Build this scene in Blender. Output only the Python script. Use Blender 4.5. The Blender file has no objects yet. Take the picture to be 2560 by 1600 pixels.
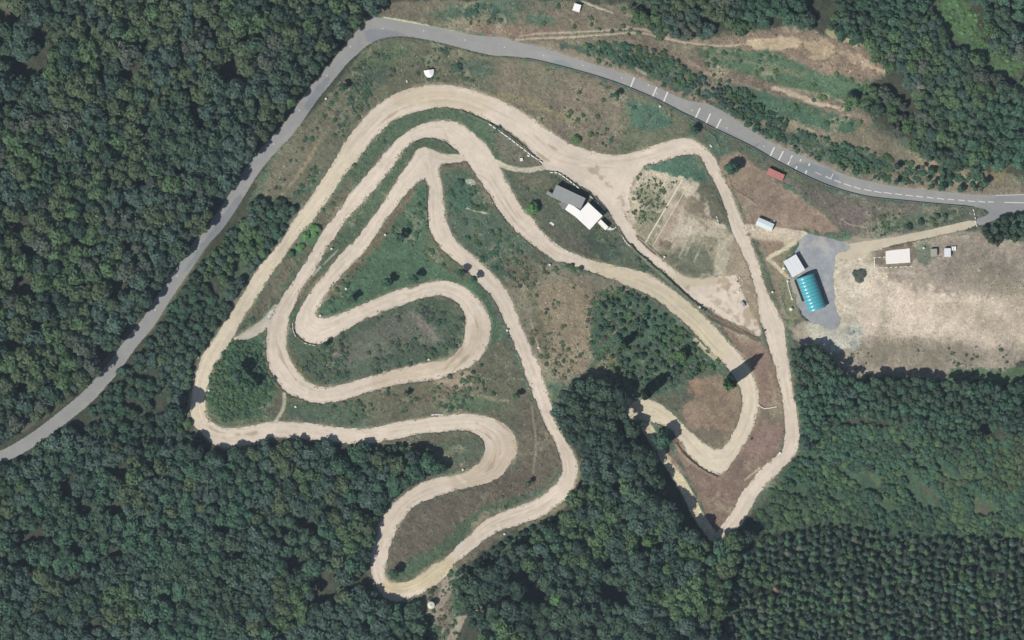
import bpy, math, random, numpy as np
# ------------------------------------------------------------------ basics
S = 0.2                                   # metres per photo pixel (2560 x 1600)
D = 2560/2419.0                           # overview pixels -> photo pixels
RNG = np.random.default_rng(7)
random.seed(7)
scene = bpy.context.scene
COL = scene.collection

def W(x, y): return ((x-1280)*S, (800-y)*S)
def dp(pts): return [(a*D, b*D) for a, b in pts]
def lin(c):
    c = np.asarray(c, float)/255.0
    return np.where(c <= 0.04045, c/12.92, ((c+0.055)/1.055)**2.4)

def tag(o, label=None, cat=None, group=None, kind=None):
    if label: o['label'] = label
    if cat: o['category'] = cat
    if group: o['group'] = group
    if kind: o['kind'] = kind
    return o

def link(name, me, parent=None):
    o = bpy.data.objects.new(name, me)
    COL.objects.link(o)
    if parent is not None: o.parent = parent
    return o

def empty(name, loc, rz=0):
    o = bpy.data.objects.new(name, None)
    COL.objects.link(o)
    o.empty_display_size = 0.5
    o.location = loc; o.rotation_euler = (0, 0, rz)
    return o

def copy_tree(src, parent=None):
    c = src.copy(); COL.objects.link(c)
    if parent is not None: c.parent = parent
    for ch in list(src.children): copy_tree(ch, c)
    return c

def mk_mesh(name, v, quads=None, tris=None, mat=None, col=None, attrs=None, flat=False):
    me = bpy.data.meshes.new(name)
    v = np.ascontiguousarray(v, dtype=np.float32)
    idx, tot = [], []
    for f, k in ((quads, 4), (tris, 3)):
        if f is not None and len(f):
            f = np.asarray(f, dtype=np.int32)
            idx.append(f.ravel()); tot.append(np.full(len(f), k, np.int32))
    idx = np.concatenate(idx); tot = np.concatenate(tot)
    start = np.concatenate(([0], np.cumsum(tot)[:-1])).astype(np.int32)
    me.vertices.add(len(v)); me.vertices.foreach_set('co', v.ravel())
    me.loops.add(len(idx)); me.loops.foreach_set('vertex_index', idx)
    me.polygons.add(len(tot)); me.polygons.foreach_set('loop_start', start)
    me.polygons.foreach_set('loop_total', tot)
    if col is not None:
        a = me.attributes.new('Col', 'FLOAT_COLOR', 'POINT')
        c4 = np.ones((len(v), 4), np.float32); c4[:, :3] = col
        a.data.foreach_set('color', c4.ravel())
    for k, arr in (attrs or {}).items():
        a = me.attributes.new(k, 'FLOAT', 'POINT')
        a.data.foreach_set('value', np.ascontiguousarray(arr, dtype=np.float32))
    me.update(calc_edges=True)
    if flat: me.shade_flat()
    if mat: me.materials.append(mat)
    return me

class MB:
    """collects simple solids into ONE mesh"""
    def __init__(s): s.v = []; s.f = []
    def add(s, v, f):
        o = len(s.v); s.v += [tuple(p) for p in v]; s.f += [tuple(i+o for i in q) for q in f]
    def prism(s, poly, z0, z1):
        n = len(poly)
        area = sum(poly[i][0]*poly[(i+1) % n][1]-poly[(i+1) % n][0]*poly[i][1] for i in range(n))
        if area < 0: poly = poly[::-1]
        v = [(x, y, z0) for x, y in poly]+[(x, y, z1) for x, y in poly]
        f = [tuple(range(n-1, -1, -1)), tuple(range(n, 2*n))]
        f += [(i, (i+1) % n, n+(i+1) % n, n+i) for i in range(n)]
        s.add(v, f)
    def box(s, cx, cy, z0, lx, ly, h, rz=0):
        c, n = math.cos(rz), math.sin(rz)
        p = [(cx+c*a*lx/2-n*b*ly/2, cy+n*a*lx/2+c*b*ly/2) for a, b in ((-1, -1), (1, -1), (1, 1), (-1, 1))]
        s.prism(p, z0, z0+h)
    def cyl(s, cx, cy, z0, z1, r0, r1=None, n=12):
        r1 = r0 if r1 is None else r1
        v = [(cx+r0*math.cos(2*math.pi*i/n), cy+r0*math.sin(2*math.pi*i/n), z0) for i in range(n)]
        v += [(cx+r1*math.cos(2*math.pi*i/n), cy+r1*math.sin(2*math.pi*i/n), z1) for i in range(n)]
        f = [tuple(range(n-1, -1, -1)), tuple(range(n, 2*n))]+[(i, (i+1) % n, n+(i+1) % n, n+i) for i in range(n)]
        s.add(v, f)
    def tube(s, a, b, r0, r1, n=6):
        a = np.array(a, float); b = np.array(b, float); d = b-a; L = np.linalg.norm(d)
        if L < 1e-6: return
        d /= L; t = np.cross(d, (0, 0, 1) if abs(d[2]) < .9 else (1, 0, 0)); t /= np.linalg.norm(t); u = np.cross(d, t)
        v = []
        for c, r in ((a, r0), (b, r1)):
            for i in range(n):
                w = 2*math.pi*i/n; v.append(tuple(c+r*(math.cos(w)*t+math.sin(w)*u)))
        f = [tuple(range(n)), tuple(range(2*n-1, n-1, -1))]+[(i, n+i, n+(i+1) % n, (i+1) % n) for i in range(n)]
        s.add(v, f)
    def ribbon(s, path, w, z0, z1):
        """solid strip of width w along a path (list of xy)"""
        p = np.array(path, float)
        t = np.gradient(p, axis=0); t /= np.linalg.norm(t, axis=1)[:, None]+1e-9
        nrm = np.stack([-t[:, 1], t[:, 0]], 1)*w/2
        l, r = p+nrm, p-nrm; n = len(p); v = []
        for i in range(n):
            v += [(*l[i], z0), (*r[i], z0), (*r[i], z1), (*l[i], z1)]
        f = [(0, 1, 2, 3), (4*n-1, 4*n-2, 4*n-3, 4*n-4)]
        for i in range(n-1):
            a, b = 4*i, 4*i+4
            for k in range(4):
                f.append((a+k, b+k, b+(k+1) % 4, a+(k+1) % 4))
        s.add(v, f)
    def build(s, name, mat, parent=None, loc=None, rz=None, bevel=0):
        me = bpy.data.meshes.new(name); me.from_pydata(s.v, [], s.f); me.update(); me.shade_flat()
        if mat: me.materials.append(mat)
        o = link(name, me, parent)
        if loc is not None: o.location = loc
        if rz is not None: o.rotation_euler = (0, 0, rz)
        if bevel:
            b = o.modifiers.new('bevel', 'BEVEL'); b.width = bevel; b.segments = 2
        return o

# ------------------------------------------------------------------ materials
def new_mat(name):
    m = bpy.data.materials.new(name); m.use_nodes = True
    nt = m.node_tree; b = nt.nodes['Principled BSDF']
    b.inputs['Roughness'].default_value = .85
    b.inputs['Specular IOR Level'].default_value = .25
    return m, nt, b

def nz(nt, scale, detail=3, rough=.6, vec=None):
    n = nt.nodes.new('ShaderNodeTexNoise'); n.inputs['Scale'].default_value = scale
    n.inputs['Detail'].default_value = detail; n.inputs['Roughness'].default_value = rough
    if vec is None:
        tc = nt.nodes.new('ShaderNodeTexCoord'); vec = tc.outputs['Object']
    nt.links.new(vec, n.inputs['Vector'])
    return n.outputs['Fac']

def rng_map(nt, fac, a, b, lo=.25, hi=.75):
    r = nt.nodes.new('ShaderNodeMapRange')
    r.inputs['From Min'].default_value = lo; r.inputs['From Max'].default_value = hi
    r.inputs['To Min'].default_value = a; r.inputs['To Max'].default_value = b
    nt.links.new(fac, r.inputs['Value']); return r.outputs['Result']

def mul(nt, col, fac):
    m = nt.nodes.new('ShaderNodeVectorMath'); m.operation = 'SCALE'
    nt.links.new(col, m.inputs[0]); nt.links.new(fac, m.inputs['Scale'])
    return m.outputs['Vector']

def mixc(nt, fac, a, b):
    m = nt.nodes.new('ShaderNodeMix'); m.data_type = 'RGBA'
    if isinstance(fac, float): m.inputs[0].default_value = fac
    else: nt.links.new(fac, m.inputs[0])
    for s, x in ((6, a), (7, b)):
        if isinstance(x, tuple): m.inputs[s].default_value = (*x, 1)
        else: nt.links.new(x, m.inputs[s])
    return m.outputs[2]

def attr(nt, name):
    a = nt.nodes.new('ShaderNodeAttribute'); a.attribute_name = name; return a

def bump(nt, b, h, strength=.5, dist=.1):
    bp = nt.nodes.new('ShaderNodeBump'); bp.inputs['Strength'].default_value = strength
    bp.inputs['Distance'].default_value = dist
    nt.links.new(h, bp.inputs['Height']); nt.links.new(bp.outputs['Normal'], b.inputs['Normal'])

def simple_mat(name, rgb, rough=.7, var=.15, scale=2., spec=.3, metal=0., stain=None):
    m, nt, b = new_mat(name)
    c = tuple(lin(rgb)*ALB)
    rgbn = nt.nodes.new('ShaderNodeRGB'); rgbn.outputs[0].default_value = (*c, 1)
    col = mul(nt, rgbn.outputs[0], rng_map(nt, nz(nt, scale, 4), 1-var, 1+var))
    if stain:
        f = rng_map(nt, nz(nt, .6, 5, .7), 0, .7, .5, .72)
        col = mixc(nt, f, col, tuple(lin(stain)*ALB))
    nt.links.new(col, b.inputs['Base Color'])
    b.inputs['Roughness'].default_value = rough; b.inputs['Specular IOR Level'].default_value = spec
    b.inputs['Metallic'].default_value = metal
    return m
ALB = 0.82
# ------------------------------------------------------------------ outlines, in photo pixels
O1 = [(1486,381),(1444,368),(1407,349),(1367,323),(1328,294),(1280,265),(1222,238),(1156,217),(1090,210),(1024,220),(971,243),(939,265),(905,299),(865,352),(836,400),(809,445),(785,482),(770,503),(746,532),(725,564),(703,604),(680,633),(640,675),(614,725),(580,775),(559,808),(540,840),(516,871),(500,903),(489,938),(482,970),(474,1005),(478,1051),(487,1067),(506,1085),(519,1098),(538,1113),(569,1124),(612,1117),(651,1103),(691,1094),(717,1095),(757,1097),(800,1103),(850,1107),(889,1110),(929,1108),(982,1099),(1032,1088),(1085,1080),(1138,1076),(1178,1078),(1202,1091),(1212,1110),(1212,1131),(1202,1152),(1183,1169),(1144,1186),(1091,1194),(1052,1208),(1020,1229),(991,1250),(967,1276),(951,1303),(943,1329),(933,1361),(926,1393),(926,1419),(933,1448),(946,1475),(959,1493),(980,1504),(1012,1501),(1052,1485),(1091,1462),(1128,1427),(1140,1406),(1171,1385),(1210,1350),(1247,1327),(1290,1313),(1343,1298),(1390,1271),(1427,1237),(1443,1200),(1446,1160),(1442,1152),(1426,1117),(1403,1080),(1389,1059),(1384,1038),(1374,998),(1360,953),(1350,914),(1334,887),(1315,845),(1297,800),(1280,752),(1262,722),(1248,702),(1225,680),(1196,651),(1159,622),(1135,596),(1119,564),(1111,524),(1106,474),(1098,432),(1097,405),(1095,385)]
I1 = [(1440,430),(1358,415),(1320,368),(1280,333),(1248,315),(1209,296),(1156,273),(1116,267),(1077,270),(1037,280),(997,294),(965,315),(936,347),(910,376),(894,400),(865,432),(841,469),(822,495),(801,527),(772,564),(748,588),(725,620),(701,654),(680,686),(653,728),(640,749),(618,780),(600,806),(582,845),(556,882),(538,914),(525,938),(520,964),(514,990),(514,1025),(519,1043),(532,1059),(556,1070),(590,1071),(630,1065),(678,1054),(717,1054),(784,1058),(850,1070),(916,1072),(940,1067),(1019,1051),(1085,1043),(1151,1035),(1204,1037),(1244,1051),(1276,1072),(1291,1099),(1294,1125),(1284,1154),(1262,1178),(1253,1192),(1210,1210),(1157,1221),(1105,1237),(1065,1250),(1030,1268),(1012,1292),(996,1319),(983,1345),(972,1372),(969,1398),(962,1425),(962,1440),(975,1454),(999,1459),(1025,1452),(1052,1435),(1078,1414),(1115,1395),(1144,1364),(1184,1329),(1210,1303),(1250,1282),(1303,1263),(1343,1247),(1382,1218),(1403,1189),(1406,1170),(1400,1136),(1384,1099),(1360,1057),(1344,1012),(1321,959),(1305,906),(1286,861),(1260,800),(1241,757),(1217,725),(1193,702),(1170,678),(1148,657),(1116,633),(1090,606),(1076,580),(1070,545),(1071,506),(1074,469),(1066,456),(1058,430),(1050,405),(1050,385)]
# second loop, from its right end over the top, down the left, round and back up
O2 = [(1312,530),(1296,508),(1280,478),(1267,453),(1248,416),(1238,400),(1222,370),(1190,339),(1156,310),(1111,299),(1063,307),(1024,325),(989,352),(949,397),(915,440),(878,479),(857,511),(836,543),(809,575),(788,612),(767,649),(740,694),(717,725),(693,762),(675,795),(668,825),(667,853),(665,879),(670,906),(680,935),(704,969),(720,982),(744,996),(770,1004),(802,1009),(844,1004),(889,990),(942,975),(995,961),(1032,956),(1090,951),(1138,932),(1178,916),(1204,893),(1220,863),(1227,826),(1225,800),(1217,778),(1201,752),(1180,731),(1151,712),(1116,702),(1090,702),(1058,708),(1026,724),(1010,719),(957,739),(905,762),(846,786),(812,795),(792,794),(790,781),(804,760),(822,725),(841,702),(870,672),(891,651),(918,620),(944,580),(963,551),(992,514),(1021,477),(1037,464),(1053,450),(1074,446),(1098,425),(1103,408),(1160,405)]
I2 = [(1280,567),(1254,532),(1235,506),(1211,469),(1188,434),(1169,405),(1151,386),(1137,370),(1111,352),(1074,341),(1045,347),(1018,365),(994,400),(965,442),(939,469),(910,506),(883,530),(860,556),(844,582),(822,612),(801,651),(791,672),(772,696),(754,725),(738,754),(722,790),(716,840),(715,874),(728,906),(747,935),(770,956),(802,969),(850,964),(903,948),(953,935),(1006,919),(1059,908),(1106,903),(1133,890),(1154,866),(1162,840),(1164,800),(1161,781),(1143,754),(1116,741),(1084,739),(1050,747),(1010,760),(957,781),(905,801),(863,826),(834,845),(813,856),(792,861),(770,857),(749,842),(739,826),(738,800),(746,778),(764,749),(783,717),(804,696),(825,667),(860,627),(894,596),(918,561),(952,516),(979,471),(1002,434),(1024,405),(1035,385),(1045,372),(1069,368),(1090,381),(1129,389),(1160,388)]
# from the second loop east past the clubhouse and down round the hairpin to the wood
O3 = [(1280,474),(1296,508),(1312,530),(1338,551),(1357,582),(1386,609),(1418,627),(1465,646),(1518,659),(1571,672),(1619,683),(1650,702),(1690,731),(1716,752),(1746,775),(1772,800),(1799,832),(1825,861),(1849,882),(1868,906),(1884,932),(1894,964),(1898,1006),(1894,1038),(1881,1075),(1857,1117),(1831,1154),(1812,1182),(1800,1188),(1785,1184),(1765,1176),(1738,1157),(1717,1133),(1701,1102),(1680,1075),(1650,1060),(1606,1052),(1560,1040)]
I3 = [(1240,512),(1254,532),(1280,569),(1314,601),(1354,627),(1386,654),(1428,662),(1465,675),(1518,694),(1558,709),(1605,728),(1650,754),(1677,778),(1703,800),(1730,824),(1751,850),(1778,879),(1804,900),(1825,927),(1840,948),(1852,972),(1857,1001),(1852,1038),(1841,1070),(1825,1096),(1812,1115),(1796,1125),(1770,1117),(1743,1094),(1720,1075),(1690,1045),(1664,1019),(1632,1000),(1585,995)]
# right-hand leg, from the plaza down to the V at the bottom
O4 = [(1444,368),(1486,381),(1526,391),(1558,390),(1597,376),(1637,362),(1682,348),(1724,344),(1751,357),(1772,378),(1790,400),(1806,434),(1822,471),(1838,506),(1854,548),(1870,585),(1881,620),(1896,654),(1905,691),(1917,731),(1935,762),(1955,800),(1963,834),(1966,879),(1974,919),(1982,980),(1992,1030),(2000,1086),(1995,1123),(1984,1144),(1957,1167),(1935,1195),(1916,1212),(1890,1242),(1874,1276),(1858,1308),(1830,1330),(1796,1352)]
I4 = [(1440,440),(1520,430),(1570,418),(1605,415),(1629,410),(1664,402),(1682,394),(1709,386),(1730,385),(1751,391),(1757,402),(1764,416),(1777,442),(1796,474),(1812,514),(1822,548),(1830,577),(1841,598),(1857,633),(1870,667),(1883,699),(1891,731),(1896,770),(1900,800),(1911,826),(1920,861),(1934,900),(1940,924),(1947,954),(1955,1001),(1961,1038),(1963,1078),(1960,1112),(1952,1131),(1934,1146),(1905,1168),(1876,1205),(1853,1234),(1832,1276),(1810,1308),(1786,1342)]
PLAZA = [(1320,330),(1400,352),(1460,372),(1520,390),(1600,384),(1612,412),(1592,437),(1580,470),(1574,500),(1578,520),(1562,537),(1571,553),(1589,572),(1590,592),(1611,617),(1637,635),(1661,654),(1690,678),(1714,692),(1743,696),(1777,694),(1817,690),(1844,686),(1850,715),(1862,745),(1880,785),(1905,826),(1898,845),(1870,822),(1835,806),(1800,792),(1775,772),(1757,768),(1727,744),(1693,712),(1656,680),(1624,654),(1592,625),(1566,598),(1550,572),(1534,548),(1523,527),(1505,508),(1481,482),(1460,469),(1428,450),(1391,428),(1356,424)]
# the asphalt road
RN = [(-60,1155),(0,1128),(46,1104),(97,1070),(150,1028),(202,986),(243,942),(279,899),(309,855),(336,823),(364,787),(398,731),(425,692),(453,652),(498,586),(532,548),(580,475),(622,407),(662,360),(715,305),(768,226),(806,180),(840,138),(872,102),(900,66),(930,42),(960,45),(1000,53),(1060,63),(1120,75),(1170,86),(1225,92),(1260,92),(1280,102),(1346,116),(1412,137),(1478,159),(1545,177),(1587,193),(1642,217),(1669,229),(1703,246),(1730,254),(1770,259),(1809,278),(1849,307),(1888,333),(1920,352),(1979,378),(2039,404),(2079,422),(2118,439),(2171,453),(2237,466),(2317,475),(2423,486),(2489,487),(2560,485),(2640,482)]
RS = [(-60,1185),(0,1160),(58,1134),(114,1098),(168,1055),(222,1013),(265,968),(302,924),(331,880),(358,847),(388,812),(422,756),(449,716),(476,676),(520,610),(558,573),(606,499),(648,429),(688,382),(740,328),(792,250),(828,208),(866,160),(890,138),(915,115),(945,98),(985,90),(1030,92),(1080,102),(1140,116),(1180,128),(1236,140),(1280,140),(1333,148),(1399,164),(1465,182),(1518,198),(1575,219),(1632,243),(1658,256),(1703,280),(1738,296),(1764,309),(1790,323),(1835,344),(1888,370),(1936,399),(1978,421),(2026,445),(2079,467),(2132,483),(2185,494),(2264,501),(2343,509),(2409,514),(2449,520),(2480,528),(2520,526),(2560,524),(2640,518)]
SPUR = [(2430,500),(2476,530),(2465,540),(2437,548),(2442,566),(2476,556),(2515,535),(2560,529),(2600,520),(2600,500)]
DRIVE = [(2440,547),(2370,564),(2290,582),(2211,597),(2126,608),(2098,620),(2092,640),(2112,652),(2150,642),(2187,626),(2237,612),(2290,601),(2370,583),(2442,567)]
LOT = [(2007,585),(2034,588),(2068,596),(2105,604),(2128,610),(2121,626),(2087,634),(2090,664),(2081,699),(2089,731),(2089,770),(2104,800),(2085,830),(2050,812),(2020,805),(2000,780),(1978,705),(1975,690),(1985,640),(1994,618)]
SIDE1 = [(580,850),(600,834),(640,812),(672,790),(680,812),(664,824),(640,840),(612,852)]      # link between the outer and second loop
PATHS = [  # narrow worn paths: centre line, width, colour
    ([(1165,395),(1235,402),(1260,416),(1300,428),(1340,424),(1362,418)], 13, (196,186,160)),
    ([(1100,392),(1160,394)], 14, (205,192,170)),
    ([(710,985),(712,1000),(706,1025),(698,1040),(688,1056)], 9, (186,178,152)),
    ([(1300,92),(1350,84),(1420,83),(1480,79),(1530,76),(1582,72),(1612,75),(1640,86)], 5, (172,158,136)),
    ([(1290,100),(1350,96),(1420,95),(1480,90),(1530,86),(1580,82),(1625,86),(1660,98),(1700,106),(1760,113),(1810,117),(1870,111)], 5, (184,168,144)),
    ([(1640,86),(1672,98),(1710,108)], 4, (170,155,132)),
    ([(1455,5),(1500,22),(1530,33)], 4, (186,176,160)),
    ([(1975,700),(1930,655),(1915,645),(1960,625),(1990,605)], 9, (196,180,148)),
    ([(1918,648),(1955,625),(1992,602)], 7, (204,192,158)),
    ([(1868,572),(1900,574),(1950,580),(2010,590)], 22, (196,180,156)),
    ([(1132,1600),(1130,1570),(1135,1550),(1150,1550),(1165,1540),(1185,1528)], 10, (160,152,130)),
    ([(1165,1540),(1200,1520),(1250,1500)], 5, (160,154,130)),
    ([(1150,1550),(1128,1600)], 22, (152,142,122)),
    ([(1085,1530),(1110,1490),(1118,1460),(1110,1440)], 26, (150,138,120)),
    ([(1060,1540),(1045,1555),(1030,1550)], 22, (158,142,126)),
    ([(2098,560),(2105,545),(2110,556),(2130,565),(2160,568),(2170,578),(2160,590),(2130,598),(2110,605)], 4, (150,134,116)),
    ([(1325,800),(1345,865),(1350,880)], 3, (176,166,140)),
    ([(1328,1020),(1335,1070),(1340,1120),(1331,1185)], 7, (134,126,106)),
    ([(1738,850),(1760,872),(1785,895),(1800,905)], 11, (188,176,145)),
    ([(1900,1170),(1875,1190),(1862,1200)], 4, (185,172,152)),
    ([(958,560),(1040,480)], 2, (130,120,100)),
    ([(690,770),(672,792),(650,815),(612,840)], 16, (184,182,166)),
    ([(808,662),(830,640),(845,625)], 3, (176,172,150)),
    ([(782,690),(800,668)], 4, (176,172,150)),
    ([(960,45),(1010,52),(1070,66),(1130,80),(1165,88)], 6, (196,190,160)),
    ([(1590,172),(1600,180),(1612,186)], 10, (150,140,124)),
    ([(1800,1000),(1820,980),(1835,960)], 6, (120,102,88)),
]
# ------------------------------------------------------------------ ground grid
def axis(a, b, step, ext):
    core = np.arange(a, b+step*.5, step)
    out = []; d = step; p = 0.0
    while p < ext:
        d *= 1.35; p += d; out.append(p)
    out = np.array(out)
    return np.concatenate([core[0]-out[::-1], core, core[-1]+out])
GX = axis(-100, 2660, 2.0, 7000); GY = axis(-100, 1700, 2.0, 7000)
NX, NY = len(GX), len(GY)
PX, PY = np.meshgrid(GX, GY)                     # photo-pixel coordinates of every ground vertex

def _hash(ix, iy, seed):
    h = (ix.astype(np.int64)*374761393+iy.astype(np.int64)*668265263+seed*144665) & 0xffffffff
    h = ((h ^ (h >> 13))*1274126177) & 0xffffffff
    return ((h ^ (h >> 16)) & 0xffff)/65535.0
def vnoise(x, y, scale, seed):
    x = x/scale; y = y/scale
    ix = np.floor(x); iy = np.floor(y); fx = x-ix; fy = y-iy
    ix = ix.astype(np.int64); iy = iy.astype(np.int64)
    fx = fx*fx*(3-2*fx); fy = fy*fy*(3-2*fy)
    a = _hash(ix, iy, seed); b = _hash(ix+1, iy, seed); c = _hash(ix, iy+1, seed); d = _hash(ix+1, iy+1, seed)
    return (a*(1-fx)+b*fx)*(1-fy)+(c*(1-fx)+d*fx)*fy
def fbm(x, y, scale, seed, octs=4, gain=.55):
    s = 0; a = 1; t = 0
    for o in range(octs):
        s = s+a*vnoise(x+o*17.3, y-o*9.1, scale/2**o, seed+o); t += a; a *= gain
    return s/t*2-1
N_BIG = fbm(PX, PY, 160, 11); N_MID = fbm(PX, PY, 45, 21); N_FINE = fbm(PX, PY, 13, 31, 3)
N_MID2 = fbm(PX, PY, 60, 41); N_FINE2 = fbm(PX, PY, 9, 51, 3)

def chaikin(p, closed=True, it=1):
    p = np.asarray(p, float)
    for _ in range(it):
        q = np.roll(p, -1, 0) if closed else p[1:]
        a = p if closed else p[:-1]
        n = np.empty((2*len(a), 2)); n[0::2] = .75*a+.25*q; n[1::2] = .25*a+.75*q
        if not closed: n = np.vstack([p[:1], n, p[-1:]])
        p = n
    return p

def box_of(p, pad):
    x0, x1 = np.searchsorted(GX, [p[:, 0].min()-pad, p[:, 0].max()+pad])
    y0, y1 = np.searchsorted(GY, [p[:, 1].min()-pad, p[:, 1].max()+pad])
    return slice(max(y0-1, 0), min(y1+1, NY)), slice(max(x0-1, 0), min(x1+1, NX))

def seg_dist(x, y, a, b):
    dx, dy = b[0]-a[0], b[1]-a[1]; L = dx*dx+dy*dy+1e-9
    t = np.clip(((x-a[0])*dx+(y-a[1])*dy)/L, 0, 1)
    return np.hypot(x-a[0]-t*dx, y-a[1]-t*dy)

def sdf_poly(p, pad=40, far=40.0, smooth=1):
    """signed distance (px), negative inside, on a sub-window of the grid"""
    p = chaikin(p, True, smooth) if smooth else np.asarray(p, float)
    sy, sx = box_of(p, pad); x = PX[sy, sx]; y = PY[sy, sx]
    d = np.full(x.shape, far); ins = np.zeros(x.shape, bool)
    xs = GX[sx]; ys = GY[sy]
    for a, b in zip(p, np.roll(p, -1, 0)):
        i0, i1 = np.searchsorted(xs, [min(a[0], b[0])-far, max(a[0], b[0])+far])
        j0, j1 = np.searchsorted(ys, [min(a[1], b[1])-far, max(a[1], b[1])+far])
        if i1 > i0 and j1 > j0:
            w = d[j0:j1, i0:i1]
            np.minimum(w, seg_dist(x[j0:j1, i0:i1], y[j0:j1, i0:i1], a, b), out=w)
        k0, k1 = np.searchsorted(ys, [min(a[1], b[1]), max(a[1], b[1])])
        if k1 > k0:
            yy = ys[k0:k1, None]; xx = a[0]+(yy-a[1])*(b[0]-a[0])/(b[1]-a[1]+1e-12)
            ins[k0:k1] ^= xs[None, :] < xx
    return np.where(ins, -d, d), sy, sx

def dist_line(p, pad, smooth=2):
    p = chaikin(p, False, smooth); sy, sx = box_of(p, pad)
    x = PX[sy, sx]; y = PY[sy, sx]; d = np.full(x.shape, float(pad)); xs = GX[sx]; ys = GY[sy]
    for a, b in zip(p[:-1], p[1:]):
        i0, i1 = np.searchsorted(xs, [min(a[0], b[0])-pad, max(a[0], b[0])+pad]); j0, j1 = np.searchsorted(ys, [min(a[1], b[1])-pad, max(a[1], b[1])+pad])
        if i1 > i0 and j1 > j0:
            w = d[j0:j1, i0:i1]; np.minimum(w, seg_dist(x[j0:j1, i0:i1], y[j0:j1, i0:i1], a, b), out=w)
    return d, sy, sx

def union(polys, pad=45, smooth=1):
    D_ = np.full(PX.shape, 40.0)
    for p in polys:
        d, sy, sx = sdf_poly(p, pad, 40.0, smooth); D_[sy, sx] = np.minimum(D_[sy, sx], d)
    return D_
SD_TRACK = union([O1+I1[::-1], O2+I2[::-1], O3+I3[::-1], O4+I4[::-1], PLAZA, SIDE1])
SD_ROAD = union([RN+RS[::-1], SPUR])
SD_DRIVE = union([DRIVE]); SD_LOT = union([LOT])
SD_TRACK = SD_TRACK+N_FINE2*2.6+N_FINE*1.2+N_MID*1.2
SD_ROAD = SD_ROAD+N_FINE2*.5; SD_DRIVE = SD_DRIVE+N_FINE2*1.3; SD_LOT = SD_LOT+N_FINE*4+N_FINE2*2.2+N_MID*3

# ------------------------------------------------------------------ land cover (surface colours; the plantation floor also has shade painted in)
GC = np.empty(PX.shape+(3,)); VEG = np.ones(PX.shape)
GC[:] = (70, 74, 58)                               # leaf litter of the forest floor, default
def sstep(v): v = np.clip(v, 0, 1); return v*v*(3-2*v)
def _apply(m, sy, sx, col, veg):
    GC[sy, sx] = GC[sy, sx]*(1-m[..., None])+np.asarray(col, float)*m[..., None]
    if veg is not None: VEG[sy, sx] = VEG[sy, sx]*(1-m)+veg*m
def P(poly, col, soft=8, n=8, op=1., veg=None, noise=None, patch=None):
    d, sy, sx = sdf_poly(poly, 60, 60.0)
    N = N_FINE if noise is None else noise
    m = sstep(.5-(d+N[sy, sx]*n*1.6)/soft)*op
    if patch is not None: m = m*sstep(.5+(N_MID2[sy, sx]+.45*N_FINE[sy, sx]-patch)*3)
    _apply(m, sy, sx, col, veg)
def L(line, w, col, soft=3, n=2, op=1., veg=None, patch=None):
    d, sy, sx = dist_line(line, w+30)
    m = sstep(.5-(d-w/2+N_FINE[sy, sx]*n)/soft)*op
    if patch is not None: m = m*sstep(.5+(N_FINE[sy, sx]-patch)*3)
    _apply(m, sy, sx, col, veg)
def E(cx, cy, rx, ry, col, soft=10, n=8, op=1., veg=None, rot=0):
    c, s = math.cos(math.radians(rot)), math.sin(math.radians(rot))
    t = np.linspace(0, 2*math.pi, 20)[:-1]
    P([(cx+rx*math.cos(a)*c-ry*math.sin(a)*s, cy+rx*math.cos(a)*s+ry*math.sin(a)*c) for a in t], col, soft, n, op, veg)

GRASS = (80, 106, 84); GRASS2 = (70, 98, 80); DRY = (114, 115, 96); DRY2 = (132, 126, 104); SOIL = (128, 114, 96)
BEIGE = (190, 176, 152); RED = (146, 126, 106); BRN = (132, 110, 93)
# the open land inside and round the circuit
OPEN = [(620,500),(700,345),(770,300),(880,165),(940,95),(900,60),(930,35),(930,0),(1560,0),(1600,55),(1740,95),(1960,60),(2060,80),(2160,115),(2220,165),(2180,215),(2120,235),(2180,300),(2260,345),(2330,395),(2460,430),(2560,430),(2600,480),(2600,955),(2200,945),(2130,950),(2090,915),(2050,880),(2010,870),(1985,860),(1990,900),(2010,1090),(2000,1140),(1960,1180),(1880,1290),(1795,1350),(1740,1290),(1690,1190),(1640,1110),(1575,1010),(1545,990),(1500,950),(1420,975),(1395,1000),(1400,1070),(1450,1150),(1450,1210),(1400,1280),(1250,1345),(1180,1400),(1150,1440),(1140,1600),(1030,1600),(1040,1530),(930,1490),(915,1400),(925,1330),(970,1250),(1080,1185),(1110,1160),(1050,1120),(900,1110),(800,1105),(690,1095),(560,1125),(500,1085),(465,1050),(480,970),(480,930),(520,850),(600,720),(640,650),(690,590),(640,560)]
P(OPEN, (98, 102, 82), 14, 10)
P(OPEN, DRY, 14, 10, .9, None, None, .15)
P(OPEN, GRASS, 14, 10, .85, None, None, .02)
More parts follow.
